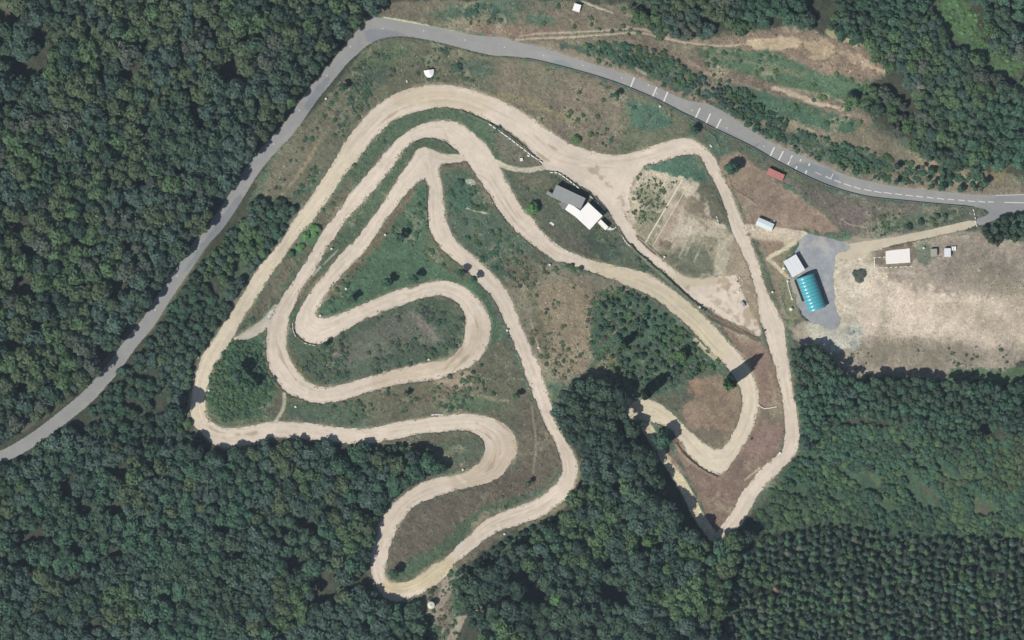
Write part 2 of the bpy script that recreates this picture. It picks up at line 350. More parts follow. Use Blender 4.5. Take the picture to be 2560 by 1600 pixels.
# north of the road
NORTH = [(930,0),(1560,0),(1600,60),(1740,100),(1960,65),(2060,85),(2150,112),(2220,170),(2170,215),(2060,235),(2150,300),(2230,350),(2330,400),(2460,430),(2560,440),(2560,485),(2420,485),(2200,455),(2080,420),(1920,350),(1800,275),(1640,215),(1480,158),(1280,100),(960,42),(925,35)]
P(NORTH, (124, 116, 94), 10, 6, .9)
P([(1060,25),(1210,0),(1430,0),(1360,30),(1290,60),(1150,58)], GRASS, 20, 14, .9, None, None, -.2)
E(1200, 35, 48, 20, (66, 92, 76), 14, 10)
P([(1160,40),(1290,70),(1400,70),(1420,85),(1280,95),(1170,82)], (142, 120, 100), 14, 10, .9)
P([(1290,15),(1430,18),(1560,45),(1640,80),(1560,74),(1300,72)], (118, 108, 90), 14, 10, .85)
E(1350, 48, 40, 16, GRASS, 14, 10, .8)
P([(1600,60),(1740,100),(1880,85),(1960,68),(2060,85),(2150,112),(2215,165),(2205,190),(2120,212),(1990,180),(1900,125),(1700,110),(1640,100)], (140, 122, 102), 12, 9)
P([(1865,100),(1920,94),(1990,92),(2012,110),(1985,122),(1900,128),(1862,116)], (188, 168, 134), 7, 5, 1, 0)
P([(1985,100),(2075,95),(2085,135),(2055,155),(2015,152),(2030,130)], (178, 158, 126), 14, 14, .9, .1)
P([(2060,80),(2100,82),(2165,112),(2175,120),(2130,112),(2080,100)], (176, 165, 124), 12, 14, .9, .1)
P([(2100,125),(2160,140),(2215,180),(2170,180),(2130,158)], (182, 160, 132), 14, 14, .9, .1)
P([(1950,80),(2000,68),(2040,80),(1990,88)], (168, 150, 128), 12, 12, .8, .2)
P([(1740,118),(1850,128),(1935,132),(2000,160),(2090,195),(2190,210),(2190,245),(2100,250),(2020,240),(1950,215),(1850,180),(1760,150)], (84, 112, 82), 14, 10, .95)
L([(1770,140),(1860,150),(1950,172),(2010,190)], 10, (120, 122, 92), 10, 8, .8)
L([(1560,100),(1640,128),(1760,175),(1900,213),(2000,243),(2100,272),(2170,298)], 26, (126, 110, 94), 10, 8, .95)
L([(1935,222),(1980,235),(2030,256),(2070,265),(2105,274)], 12, (190, 172, 144), 8, 7, .95, .1)
L([(1955,220),(2050,235),(2110,255)], 6, (166, 150, 120), 6, 6, .8)
L([(1720,155),(1810,200),(1900,225)], 8, (150, 138, 112), 7, 7, .7)
P([(1800,215),(1900,225),(2000,262),(2100,290),(2150,318),(2100,330),(2000,310),(1900,290),(1830,260)], (74, 106, 80), 16, 10, .95)
L([(1965,300),(2010,318),(2045,332)], 7, (160, 152, 118), 6, 6, .8)
P([(2270,370),(2330,385),(2400,420),(2460,440),(2480,470),(2400,475),(2320,440)], (150, 134, 104), 16, 14, .8)
P([(2480,370),(2520,375),(2510,470),(2470,470)], (132, 116, 84), 16, 14, .6)
L([(1320,100),(1480,150),(1640,208),(1760,250),(1860,305),(1960,365),(2080,415),(2240,460),(2420,480),(2560,478)], 20, (136, 124, 104), 8, 7, .9)
L([(1660,222),(1720,243),(1800,265)], 10, (150, 110, 96), 8, 8, .5)
P([(1390,112),(1500,112),(1600,140),(1700,205),(1800,270),(1890,315),(2000,340),(2100,370),(2250,410),(2200,435),(2060,400),(1960,355),(1860,300),(1760,245),(1700,235),(1560,160),(1440,125)], (72, 92, 76), 14, 10, .95)
# between road and circuit, top
P([(700,345),(770,300),(880,165),(940,100),(1010,96),(1140,120),(1240,145),(1330,152),(1480,192),(1640,255),(1740,306),(1720,335),(1600,372),(1530,386),(1440,365),(1280,262),(1150,215),(1040,215),(930,268),(830,400),(740,500),(650,495)], (108, 110, 86), 8, 6)
E(960, 150, 70, 30, (94, 112, 80), 25, 14, .9, None, -25); E(1370, 210, 70, 26, (94, 122, 84), 25, 14, .9, None, 15)
E(920, 200, 60, 22, (78, 98, 80), 22, 14, .8, None, -35); E(1180, 170, 60, 20, (84, 104, 84), 22, 14, .8, None, 8)
P([(1240,150),(1330,160),(1480,200),(1560,225),(1560,290),(1540,385),(1440,362),(1300,270),(1240,230)], (128, 118, 98), 20, 14, .8)
E(1380, 345, 60, 26, (118, 102, 90), 20, 12, .8, None, 30); E(1440, 240, 60, 40, (136, 122, 104), 24, 14, .7)
L([(1250,240),(1330,250),(1420,300),(1470,300)], 16, (142, 132, 98), 12, 10, .8)
P([(1570,250),(1640,262),(1690,300),(1660,330),(1600,330),(1570,300)], (80, 112, 92), 14, 10, .95)
P([(1575,335),(1640,330),(1720,330),(1640,352),(1580,372),(1530,384)], (110, 116, 88), 10, 8, .8)
P([(640,480),(700,400),(760,320),(800,290),(830,270),(850,300),(790,370),(740,450),(690,500),(660,505)], (116, 112, 90), 12, 10, .9)
L([(700,495),(760,420),(800,350)], 7, (158, 140, 110), 6, 6, .7)
P([(660,500),(745,520),(700,590),(650,650),(600,720),(560,780),(540,770),(590,640)], (76, 92, 70), 14, 10, .9)
L([(880,110),(800,200),(700,335),(600,470),(520,600),(440,730),(370,830)], 18, (102, 106, 76), 8, 6, .9)
L([(345,800),(300,870),(230,945),(150,1010),(60,1075)], 14, (104, 98, 86), 8, 6, .8)
# islands between the loops
P([(905,385),(945,330),(1000,288),(1080,268),(1160,272),(1220,298),(1290,340),(1360,405),(1355,425),(1270,418),(1240,405),(1200,345),(1120,300),(1040,315),(980,352),(910,440),(850,515),(790,600),(720,720),(660,790),(600,830),(620,770),(700,650),(790,540),(860,440)], (84, 104, 78), 8, 7)
P([(1225,312),(1290,350),(1355,408),(1340,425),(1270,412),(1250,400),(1235,360)], (112, 110, 92), 10, 8, .95)
P([(660,720),(740,600),(800,540),(850,470),(880,440),(885,470),(830,550),(760,640),(700,730),(650,790),(615,820)], (112, 104, 84), 12, 10, .85)
E(775, 585, 24, 30, (86, 128, 84), 8, 7, .9, None, 30); E(735, 628, 20, 18, (80, 116, 80), 8, 7, .9)
P([(1000,395),(1020,362),(1075,345),(1140,375),(1152,388),(1100,388),(1060,372),(1030,385),(1010,420),(950,515),(880,610),(790,700),(740,790),(722,850),(718,800),(760,710),(850,575),(940,470)], (84, 102, 76), 8, 6)
L([(740,760),(770,715),(800,690)], 16, (104, 98, 76), 8, 5, .8)
P([(1055,455),(1072,470),(1072,560),(1095,610),(1150,660),(1200,715),(1240,790),(1270,880),(1310,970),(1340,1040),(1330,1030),(1260,1000),(1180,930),(1225,860),(1225,790),(1180,725),(1110,700),(1040,708),(960,738),(850,785),(800,795),(795,770),(860,685),(950,585)], (78, 106, 78), 8, 7)
P([(800,760),(850,690),(950,580),(1020,480),(1040,480),(960,600),(880,690),(830,750)], (112, 102, 78), 10, 9, .9)
P([(1060,560),(1150,650),(1200,710),(1140,690),(1060,640)], (104, 106, 76), 14, 10, .7)
P([(1100,420),(1160,410),(1210,490),(1260,560),(1310,620),(1370,660),(1380,700),(1300,720),(1250,690),(1190,640),(1130,580),(1112,500)], (88, 106, 84), 8, 7)
E(1150, 490, 26, 40, (74, 110, 86), 14, 10, .9); L([(1110,425),(1165,405),(1200,460),(1235,520)], 14, (118, 108, 88), 10, 8, .8)
P([(1160,450),(1180,445),(1190,462),(1172,462)], (196, 192, 172), 5, 5, .8); L([(1165,520),(1190,528),(1222,535)], 4, (196, 192, 170), 3, 3, .9)
P([(1260,640),(1330,640),(1420,668),(1520,700),(1600,735),(1640,790),(1500,760),(1490,860),(1480,930),(1400,965),(1360,940),(1310,830),(1270,730)], DRY2, 14, 12)
P([(1340,700),(1470,700),(1490,800),(1480,920),(1400,950),(1340,860)], (146, 130, 104), 20, 14, .8)
E(1310, 670, 40, 40, (112, 108, 86), 20, 12, .8); L([(1310,690),(1340,780),(1360,860)], 20, (112, 112, 84), 12, 10, .7)
P([(1480,740),(1560,718),(1640,765),(1700,810),(1760,875),(1815,910),(1800,945),(1730,950),(1640,990),(1560,1000),(1500,950),(1480,880)], (76, 100, 78), 12, 10, .95)
P([(1480,890),(1560,900),(1570,960),(1540,980),(1490,945)], (116, 110, 84), 14, 12, .8); E(1520, 900, 16, 30, (140, 124, 90), 12, 10, .8)
# clubhouse island
P([(1345,428),(1400,440),(1470,480),(1520,535),(1560,600),(1640,680),(1760,775),(1700,745),(1640,695),(1540,660),(1420,625),(1360,585),(1310,520),(1275,450),(1290,430)], (92, 100, 80), 8, 6)
P([(1290,430),(1370,440),(1385,470),(1330,480),(1290,460)], (112, 110, 86), 10, 8, .8); P([(1360,560),(1500,620),(1480,650),(1400,610),(1340,540)], (102, 96, 82), 10, 8, .7)
P([(1475,575),(1540,610),(1560,660),(1500,650),(1470,620)], (72, 90, 74), 14, 10, .8); P([(1620,690),(1700,745),(1740,770),(1690,760),(1600,705)], (150, 140, 112), 10, 8, .7, .3)
# the yard with the two timber lines
YARD = [(1600,425),(1660,402),(1720,395),(1750,410),(1800,545),(1840,600),(1870,680),(1845,690),(1780,697),(1715,695),(1600,610),(1565,560),(1560,500)]
P(YARD, (190, 176, 152), 8, 5, 1, .05)
P(YARD, (128, 126, 98), 8, 5, .75, .3, None, .25)
P([(1605,423),(1660,402),(1720,388),(1752,400),(1775,455),(1770,480),(1735,452),(1690,440),(1640,428)], (80, 112, 90), 8, 6, 1, .8)
P([(1740,455),(1780,450),(1800,520),(1815,560),(1795,565),(1760,510)], (104, 104, 84), 10, 8, .95, .7)
P([(1690,640),(1715,612),(1752,604),(1778,628),(1782,675),(1772,694),(1700,692),(1650,655),(1640,640)], (88, 104, 84), 16, 14, .9, .8)
P([(1630,630),(1690,600),(1740,590),(1790,620),(1785,690),(1700,690)], (128, 120, 96), 16, 14, .5, .4)
P([(1585,475),(1640,490),(1670,515),(1660,525),(1610,505),(1580,482)], (116, 120, 90), 12, 13, .8, .4); P([(1585,535),(1650,535),(1640,562),(1600,555)], (108, 116, 86), 12, 13, .8, .4)
P([(1620,440),(1690,450),(1660,510),(1600,470)], (196, 190, 152), 14, 14, .5, .1)
P([(1690,480),(1740,490),(1780,560),(1740,540),(1700,520)], (124, 114, 92), 14, 13, .75, .3)
P([(1625,612),(1700,500),(1720,500),(1655,625)], (172, 152, 132), 10, 5, .8, 0); E(1665, 610, 12, 16, (122, 110, 90), 10, 9, .8)
P([(1700,540),(1760,545),(1770,580),(1720,620),(1690,600)], (200, 188, 162), 14, 13, .55, .05)
P([(1795,590),(1825,590),(1815,685),(1785,690)], (184, 176, 148), 10, 9, .8, .1)
P([(1840,600),(1870,660),(1900,760),(1905,820),(1870,770),(1850,700),(1820,690),(1825,600)], (158, 142, 118), 10, 7, .95, .2)
for a, b in (((1735,560),(1695,650)), ((1755,555),(1712,640)), ((1772,575),(1735,655)), ((1722,545),(1680,620))): L([a, b], 3, (206, 196, 170), 4, 4, .6)
# bare ground east of the plaza, the slopes by the right leg
P([(1700,705),(1845,690),(1850,760),(1905,830),(1880,850),(1800,800),(1765,770)], (206, 192, 168), 8, 6, 1, 0)
P([(1775,775),(1810,795),(1900,850),(1935,905),(1950,960),(1960,1040),(1958,1110),(1930,1150),(1860,1215),(1800,1340),(1770,1300),(1725,1210),(1680,1110),(1700,1080),(1745,1150),(1800,1190),(1860,1120),(1900,1010),(1885,930),(1830,860)], BRN, 8, 5, 1, .25)
P([(1790,790),(1850,800),(1905,850),(1900,870),(1840,845)], (150, 134, 112), 10, 6, .9, .2)
L([(1775,790),(1820,818),(1870,838),(1897,852)], 8, (96, 86, 70), 4, 3, .9, .6); L([(1785,808),(1830,830),(1870,845)], 5, (160, 146, 124), 4, 3, .7)
P([(1900,1020),(1950,1010),(1958,1060),(1920,1070),(1890,1060)], (120, 112, 92), 12, 9, .7)
P([(1880,1090),(1950,1060),(1955,1110),(1900,1160),(1840,1190),(1830,1170)], (136, 112, 100), 14, 9, .8)
L([(1925,930),(1935,980),(1945,1040)], 10, (148, 132, 112), 8, 6, .7)
P([(1715,945),(1760,940),(1800,935),(1812,960),(1840,960),(1855,1000),(1850,1040),(1825,1100),(1795,1125),(1745,1095),(1715,1060),(1700,1020),(1735,1000),(1740,980),(1718,965)], (142, 122, 100), 10, 7, 1, .15)
P([(1740,1060),(1820,1080),(1800,1120),(1770,1112),(1730,1085)], (114, 104, 86), 14, 9, .8); E(1740, 965, 24, 22, (158, 128, 102), 12, 8, .8)
P([(1800,1188),(1860,1130),(1950,1140),(1880,1210),(1800,1340),(1760,1280),(1720,1200),(1740,1165)], (126, 106, 90), 10, 7, .8, .2)
L([(1560,1000),(1600,1045),(1640,1105),(1670,1155),(1700,1200),(1722,1240),(1745,1290),(1782,1340)], 26, (212, 198, 160), 5, 3, 1, 0)
L([(1668,1120),(1700,1180),(1730,1190)], 14, (132, 112, 96), 6, 5, .9)
P([(1715,945),(1690,930),(1730,915),(1790,920),(1800,935),(1755,945)], (98, 104, 80), 10, 8, .8)
# road-side slope and the works yard
P([(1790,400),(1830,375),(1880,405),(1960,470),(2060,530),(2100,570),(2070,590),(1995,570),(1885,580),(1860,545),(1830,480)], RED, 10, 7, 1, .2)
P([(1850,450),(1960,490),(2060,545),(2000,560),(1900,530)], (134, 116, 100), 20, 12, .6); P([(1800,400),(1900,440),(1860,470),(1815,440)], (156, 140, 114), 16, 12, .6)
P([(1895,395),(1990,435),(2060,480),(2200,505),(2330,515),(2470,525),(2430,548),(2290,580),(2160,596),(2110,575),(2050,525),(1960,455)], (112, 106, 94), 10, 8, .95)
P([(1905,405),(1990,435),(2050,475),(1990,455),(1930,430)], (92, 102, 78), 8, 6, .9)
P([(2180,540),(2330,525),(2420,525),(2440,540),(2300,575),(2180,590)], (88, 104, 82), 16, 12, .9); E(2130, 540, 50, 26, (116, 104, 96), 20, 12, .7)
P([(1955,600),(1985,590),(1992,600),(1960,660),(1990,700),(2000,780),(1985,820),(1975,830),(1965,780),(1945,700),(1920,640)], (128, 128, 98), 10, 7, 1, .6)
P([(1890,580),(1920,580),(1960,650),(1950,720),(1970,800),(1960,820),(1940,740),(1910,660)], (140, 128, 106), 8, 6, .9, .3)
P([(1870,575),(1990,580),(2005,600),(1985,620),(1940,610),(1880,600)], (194, 178, 152), 10, 7, .9, 0)
P([(1895,600),(1960,600),(1960,620),(1925,640),(1905,625)], (146, 126, 102), 12, 7, .9, .2)
# dirt field on the right
P([(2085,600),(2190,590),(2440,570),(2600,620),(2600,950),(2180,940),(2120,940),(2080,905),(2050,870),(2000,870),(1975,830),(2000,800),(2080,800)], (158, 146, 128), 14, 10, 1, .2)
P([(2085,630),(2180,620),(2185,680),(2280,690),(2340,720),(2420,740),(2560,790),(2600,790),(2600,840),(2400,840),(2250,835),(2150,830),(2100,815),(2085,760)], (204, 187, 164), 18, 14, 1, .05)
P([(2090,640),(2180,625),(2190,680),(2290,676),(2360,700),(2440,735),(2600,740),(2600,860),(2420,870),(2280,850),(2140,850),(2090,790)], (204, 187, 164), 26, 16, .9, .05)
P([(2092,650),(2150,640),(2185,650),(2180,690),(2155,740),(2140,820),(2100,812),(2090,740)], (206, 194, 170), 12, 7, .9, .03)
P([(2330,740),(2460,760),(2600,720),(2600,880),(2450,850),(2350,820)], (184, 168, 144), 20, 18, .7, .05, None, -.1)
P([(2190,840),(2300,845),(2420,865),(2460,900),(2300,930),(2150,920),(2140,880)], (132, 124, 104), 26, 18, .7, .3)
P([(2200,690),(2320,680),(2400,620),(2560,650),(2560,730),(2400,735),(2300,715)], (140, 130, 114), 30, 18, .65, .25)
P([(2380,915),(2480,925),(2600,918),(2600,960),(2360,955)], (88, 116, 78), 10, 8, .9)
P([(2280,610),(2330,600),(2330,660),(2290,660)], (98, 112, 90), 14, 9, .8); P([(2250,590),(2330,590),(2340,602),(2250,605)], (82, 92, 74), 10, 6, .8)
P([(2185,618),(2210,608),(2290,604),(2290,668),(2190,672)], (120, 108, 90), 6, 4, .9); P([(2185,616),(2205,606),(2285,604),(2280,616),(2210,620)], (96, 88, 68), 6, 4, .8, .8)
P([(2005,800),(2060,805),(2100,800),(2130,790),(2170,830),(2150,850),(2120,870),(2090,890),(2050,870),(2010,845)], (168, 164, 140), 14, 12, .95, .1)
P([(2010,800),(2070,798),(2150,800),(2165,850),(2100,880),(2040,870)], (192, 188, 168), 12, 12, .95, .03)
E(2103, 845, 16, 22, (206, 196, 164), 8, 7, .9, 0, 20); E(2135, 840, 26, 18, (140, 144, 138), 14, 12, .9); E(2095, 812, 22, 8, (204, 198, 174), 8, 6, .8); L([(2035,860),(2040,815),(2050,805)], 6, (196, 192, 160), 5, 4, .9)
L([(2090,640),(2082,720),(2092,770),(2110,830)], 16, (206, 194, 162), 10, 9, .8, 0)
P([(2015,800),(2080,800),(2150,815),(2160,855),(2095,885),(2035,865)], (166, 170, 164), 12, 12, .8, .03, None, .1); P([(2015,800),(2080,800),(2150,815),(2160,855),(2095,885),(2035,865)], (216, 210, 188), 10, 12, .7, .03, N_FINE2, .25)
# south part
P([(560,1060),(490,990),(530,890),(590,840),(660,830),(664,900),(700,970),(700,1030),(660,1055)], (74, 104, 76), 8, 6)
P([(500,1010),(530,1050),(600,1068),(690,1050),(640,1045),(560,1040),(520,1000)], (96, 104, 74), 8, 6, .8); P([(665,890),(700,965),(710,1010),(690,1045),(650,1040),(690,1000),(680,940)], (108, 100, 80), 8, 6, .8)
P([(740,800),(790,865),(900,805),(1000,765),(1100,740),(1160,800),(1150,860),(1100,900),(950,930),(800,965),(740,920),(718,860)], (82, 98, 76), 8, 6)
P([(830,880),(900,830),(990,780),(1060,770),(1110,850),(1000,880),(900,905),(830,920)], (108, 106, 92), 18, 13, .7); P([(1020,775),(1060,790),(1110,850),(1090,860),(1040,815)], (132, 122, 112), 10, 8, .7)
P([(720,860),(760,930),(820,965),(780,955),(730,920)], (108, 106, 74), 10, 8, .8)
P([(720,985),(800,1005),(950,975),(1100,950),(1200,895),(1260,830),(1300,940),(1340,1030),(1330,1080),(1290,1060),(1220,1035),(1100,1035),(950,1060),(850,1070),(720,1050),(700,1020)], (104, 104, 82), 8, 7)
P([(720,1000),(900,1000),(930,1040),(900,1065),(780,1055),(710,1040)], (80, 100, 78), 14, 9, .9); P([(1080,955),(1160,930),(1180,935),(1150,980),(1110,970)], (154, 138, 114), 10, 8, .9, .2)
E(1060, 990, 90, 26, (116, 108, 84), 24, 14, .7); E(1180, 1010, 80, 22, (84, 106, 76), 20, 14, .8); L([(1198,990),(1235,998),(1270,1003)], 7, (150, 136, 112), 6, 5, .8)
P([(1300,960),(1345,1020),(1390,1100),(1410,1180),(1330,1245),(1250,1280),(1290,1150),(1295,1080)], (110, 102, 84), 10, 8, .95)
P([(860,1110),(1100,1085),(1195,1085),(1210,1120),(1180,1168),(1100,1180),(1060,1130),(960,1120)], (108, 102, 82), 10, 8, .95)
P([(1090,1100),(1200,1090),(1205,1140),(1160,1165),(1100,1150)], (86, 100, 78), 16, 10, .8)
P([(970,1450),(970,1400),(990,1320),(1020,1280),(1110,1238),(1220,1210),(1280,1170),(1300,1150),(1330,1240),(1240,1285),(1180,1330),(1120,1390),(1060,1430),(1000,1455)], (106, 98, 82), 8, 6)
P([(980,1440),(1010,1400),(1090,1370),(1150,1310),(1190,1270),(1300,1240),(1340,1238),(1240,1285),(1180,1330),(1110,1395),(1050,1432),(1000,1455)], (80, 102, 74), 14, 9, .9)
P([(1190,1290),(1220,1275),(1240,1285),(1190,1330),(1170,1335)], (150, 140, 112), 10, 8, .9)
P([(1045,1500),(1110,1440),(1138,1445),(1122,1500),(1140,1600),(1108,1600),(1085,1550),(1040,1560)], (120, 110, 92), 12, 9, .95)
P([(1030,1545),(1070,1520),(1120,1530),(1080,1560),(1035,1570)], (154, 138, 122), 12, 10, .8, .1); P([(1130,1410),(1260,1325),(1260,1350),(1180,1400),(1140,1440)], (118, 106, 88), 10, 8, .9)
P([(1240,1500),(1270,1505),(1220,1530),(1170,1560)], (126, 118, 92), 10, 8, .8); P([(1150,1440),(1260,1340),(1400,1280),(1420,1300),(1300,1400),(1260,1500),(1160,1530)], (74, 86, 70), 14, 10, .9)
L([(1455,1150),(1440,1220),(1400,1280),(1300,1325)], 12, (120, 116, 84), 8, 6, .8)
P([(0,0),(45,0),(35,25),(0,30)], (92, 106, 76), 10, 8, 1); E(20, 40, 14, 20, (104, 80, 76), 8, 8, .8)
P([(2350,0),(2420,0),(2440,60),(2470,120),(2520,160),(2560,150),(2560,190),(2500,190),(2440,140),(2400,110),(2360,80),(2335,40)], (80, 108, 70), 14, 12, 1)
P([(1800,1400),(1900,1340),(2100,1305),(2640,1345),(2640,1680),(1760,1680)], (46, 56, 44), 16, 10, 1)  # plantation floor, darkened to paint the shade between the conifers
P([(1960,1150),(2000,1060),(2200,1080),(2400,1120),(2600,1080),(2600,1330),(2300,1350),(2100,1310),(1900,1330)], (72, 96, 70), 20, 14, .95)
P([(2320,1200),(2480,1280),(2560,1340),(2540,1360),(2440,1300),(2300,1220)], (98, 90, 76), 16, 12, .75)
P([(1960,1150),(2000,1060),(2200,1080),(2400,1120),(2600,1080),(2600,1330),(2300,1350),(2100,1310),(1900,1330)], (96, 112, 72), 20, 14, .6, None, None, .25)
P(OPEN, (146, 140, 114), 14, 10, .5, None, None, .42); P(NORTH, (150, 140, 114), 14, 10, .45, None, None, .35)
# trodden edge along the circuit, worn paths
edge = sstep(1-np.abs(SD_TRACK-1)/8.0)*.72*sstep(.55+N_MID2+.6*N_FINE)
_apply(edge, slice(None), slice(None), (150, 134, 108), None)
for line, w, col in PATHS: L(line, w, col, 4, 2.2, .95, .05)
# broad natural mottling of every surface
GC *= (1+.10*N_BIG+.10*N_MID+.09*N_FINE+.07*N_FINE2)[..., None]
lum = GC.mean(-1, keepdims=True); GC = np.clip((lum+(GC-lum)*.86)*1.06, 8, 250)

# ------------------------------------------------------------------ relief
SD_ALL = np.minimum(np.minimum(SD_TRACK, SD_ROAD), np.minimum(SD_DRIVE, SD_LOT))
H = sstep(SD_ALL/4.0)*(.10+VEG*(.30+.22*N_FINE+.16*N_FINE2+.12*N_MID))
H = np.where(SD_ALL < 0, 0.0, H)
def berm(line, w, h, slant=0.):
    d, sy, sx = dist_line(line, w+6)
    H[sy, sx] = np.maximum(H[sy, sx], h*sstep(1-d/w)*(.85+.3*N_FINE[sy, sx])*sstep(SD_ALL[sy, sx]/2.5))
for ln, w, h in (
    ([(1156,279),(1200,297),(1250,322),(1290,352),(1330,385),(1352,408)], 6, 1.0),
    ([(1112,358),(1136,375),(1147,384)], 5, .8), ([(1050,350),(1075,346),(1105,354)], 5, .6),
    ([(1390,434),(1430,455),(1465,476)], 5, .7), ([(1485,487),(1512,515),(1535,556)], 5, .7),
    ([(1575,612),(1630,664),(1690,716),(1748,768)], 7, 1.5), ([(1553,585),(1575,612)], 5, .8),
    ([(1065,480),(1066,530),(1068,560)], 5, .9), ([(660,860),(661,900),(675,940),(698,968)], 5, .8),
    ([(725,790),(733,828),(745,846),(770,862)], 5, .9), ([(1200,720),(1225,765),(1240,800)], 5, .5),
    ([(1592,590),(1640,632),(1665,652)], 5, .7), ([(1758,772),(1785,792),(1830,815),(1898,850)], 7, .9),
    ([(1690,1110),(1712,1140),(1740,1164),(1790,1192)], 7, 1.2), ([(1958,1000),(1966,1060)], 4, .4),
    ([(1730,310),(1765,325),(1790,345),(1800,375)], 6, 1.0), ([(2195,612),(2240,607),(2284,605)], 5, .9),
    ([(1820,440),(1828,471),(1866,492),(1890,510)], 3, .5), ([(1882,600),(1900,650),(1930,720),(1945,770)], 5, .6),
    ([(1872,530),(1880,560),(1885,572)], 3, .5), ([(640,680),(600,745),(560,810)], 4, .4)):
    berm(ln, w, h)
E_Z = .05
Z = np.where(SD_ROAD < 0, E_Z, np.where(SD_TRACK < 0, .02+.02*N_FINE+.03*N_MID, H+.0))
Z = np.where(SD_ROAD < 2.0, E_Z, Z)
def ground_z(x, y):
    i = np.clip(np.searchsorted(GX, x), 0, NX-1); j = np.clip(np.searchsorted(GY, y), 0, NY-1)
    return Z[j, i]
def sample(A, x, y):
    i = np.clip(np.searchsorted(GX, x), 0, NX-1); j = np.clip(np.searchsorted(GY, y), 0, NY-1)
    return A[j, i]

# snap grid vertices onto the outlines, then split the sheet into ground / track / road / drive / lot
VX, VY = PX.copy(), PY.copy()
for sd in (SD_TRACK, SD_ROAD, SD_LOT, SD_DRIVE):
    gy, gx = np.gradient(sd, GY, GX); g2 = gx*gx+gy*gy+1e-6
    near = (np.abs(sd) < 1.05) & (g2 > .2)
    f = np.where(near, sd/g2, 0); f = np.clip(f, -1.3, 1.3)
    VX -= f*gx*near; VY -= f*gy*near
    sd[near] = 0
def cell(a): return (a[:-1, :-1]+a[1:, :-1]+a[:-1, 1:]+a[1:, 1:])/4
cls = np.zeros((NY-1, NX-1), int)
cls[cell(SD_DRIVE) < 0] = 4; cls[cell(SD_LOT) < 0] = 3; cls[cell(SD_TRACK) < 0] = 1; cls[cell(SD_ROAD) < 0] = 2

# yellowish, greyer and freshly graded stretches of the dirt
TC = np.empty(PX.shape+(3,)); TC[:] = (220, 206, 188)
def TP(line, w, col, soft=14, op=.8):
    d, sy, sx = dist_line(line, w+40); m = sstep(.5-(d-w/2+N_MID[sy, sx]*8)/soft)*op
    TC[sy, sx] = TC[sy, sx]*(1-m[..., None])+np.array(col)*m[..., None]
TP([(870,385),(780,520),(690,650),(600,780),(520,910),(490,990),(490,1040)], 70, (214, 202, 176), 30)
TP([(1700,1080),(1760,1140),(1800,1150),(1850,1090),(1875,1000),(1870,930)], 60, (218, 206, 180), 30)
TP([(1600,1020),(1680,1070)], 70, (221, 208, 178), 20); TP([(1720,790),(1800,880)], 50, (214, 202, 168), 30)
TP([(1500,665),(1640,730),(1740,790)], 50, (202, 190, 162), 24); TP([(970,1470),(1050,1460),(1120,1412)], 40, (206, 192, 154), 16)
TP([(1195,830),(1180,880),(1080,925),(950,955)], 40, (204, 188, 164), 26); TP([(1275,1110),(1240,1160),(1150,1200)], 60, (200, 184, 160), 26)
TP([(690,760),(650,810),(610,845)], 24, (192, 188, 168), 10); TP([(720,700),(690,780),(680,850)], 40, (204, 192, 174), 24)
TP([(1600,660),(1680,700),(1780,700)], 30, (204, 192, 164), 14); TP([(1000,240),(1100,240),(1200,265)], 50, (206, 192, 166), 30)
for a, b in (((818,574),(848,583)), ((862,652),(875,668)), ((1330,538),(1300,560)), ((1143,1190),(1160,1205)), ((1900,585),(1830,575))):
    TP([a, b], 7, (226, 212, 190), 4, .8)
def sweep(line, w, col, op, soft=2): TP(line, w, col, soft, op)
for ln in ([(1180,1068),(1225,1090),(1242,1120),(1236,1160),(1215,1185)], [(1190,1058),(1225,1075)], [(1110,925),(1150,880),(1172,850)], [(1130,930),(1170,890)],
           [(1290,345),(1340,380),(1400,420)], [(1330,335),(1390,375)], [(935,322),(985,282),(1030,262)], [(950,335),(1000,290)], [(1240,1050),(1280,1085),(1288,1125)],
           [(510,1060),(545,1082),(600,1085)], [(560,1095),(640,1082)], [(690,850),(705,900),(740,950)], [(1150,740),(1180,775),(1195,820)]):
    sweep(ln, 2.6, (180, 162, 136), .75)
def mid_line(o, i, f, n=160):
    o, i = chaikin(o, False, 1), chaikin(i, False, 1)
    def rs(p):
        d = np.concatenate([[0], np.cumsum(np.linalg.norm(np.diff(p, axis=0), axis=1))]); t = np.linspace(0, d[-1], n); return np.stack([np.interp(t, d, p[:, 0]), np.interp(t, d, p[:, 1])], 1)
    i = rs(i); o = chaikin(o, False, 2)
    # nearest outer point for every inner point
    k = np.argmin(((i[:, None]-o[None])**2).sum(-1), 1); return i*(1-f)+o[k]*f
for o, i in ((O1, I1), (O2, I2), (O3, I3), (O4, I4)):                       # wheel marks along the driven line
    for f, col, op in ((.30, (190, 172, 148), .34), (.42, (232, 220, 202), .30), (.52, (186, 168, 144), .36), (.66, (192, 176, 152), .30), (.78, (230, 218, 200), .25)):
        ln = mid_line(o, i, f); d, sy, sx = dist_line(ln, 12, 1)
        m = sstep(.5-(d-2.4+N_FINE[sy, sx]*1.2)/3)*op*sstep(.45+1.4*np.roll(N_MID, int(f*400), 1)[sy, sx])
        TC[sy, sx] = TC[sy, sx]*(1-m[..., None])+np.array(col)*m[..., None]
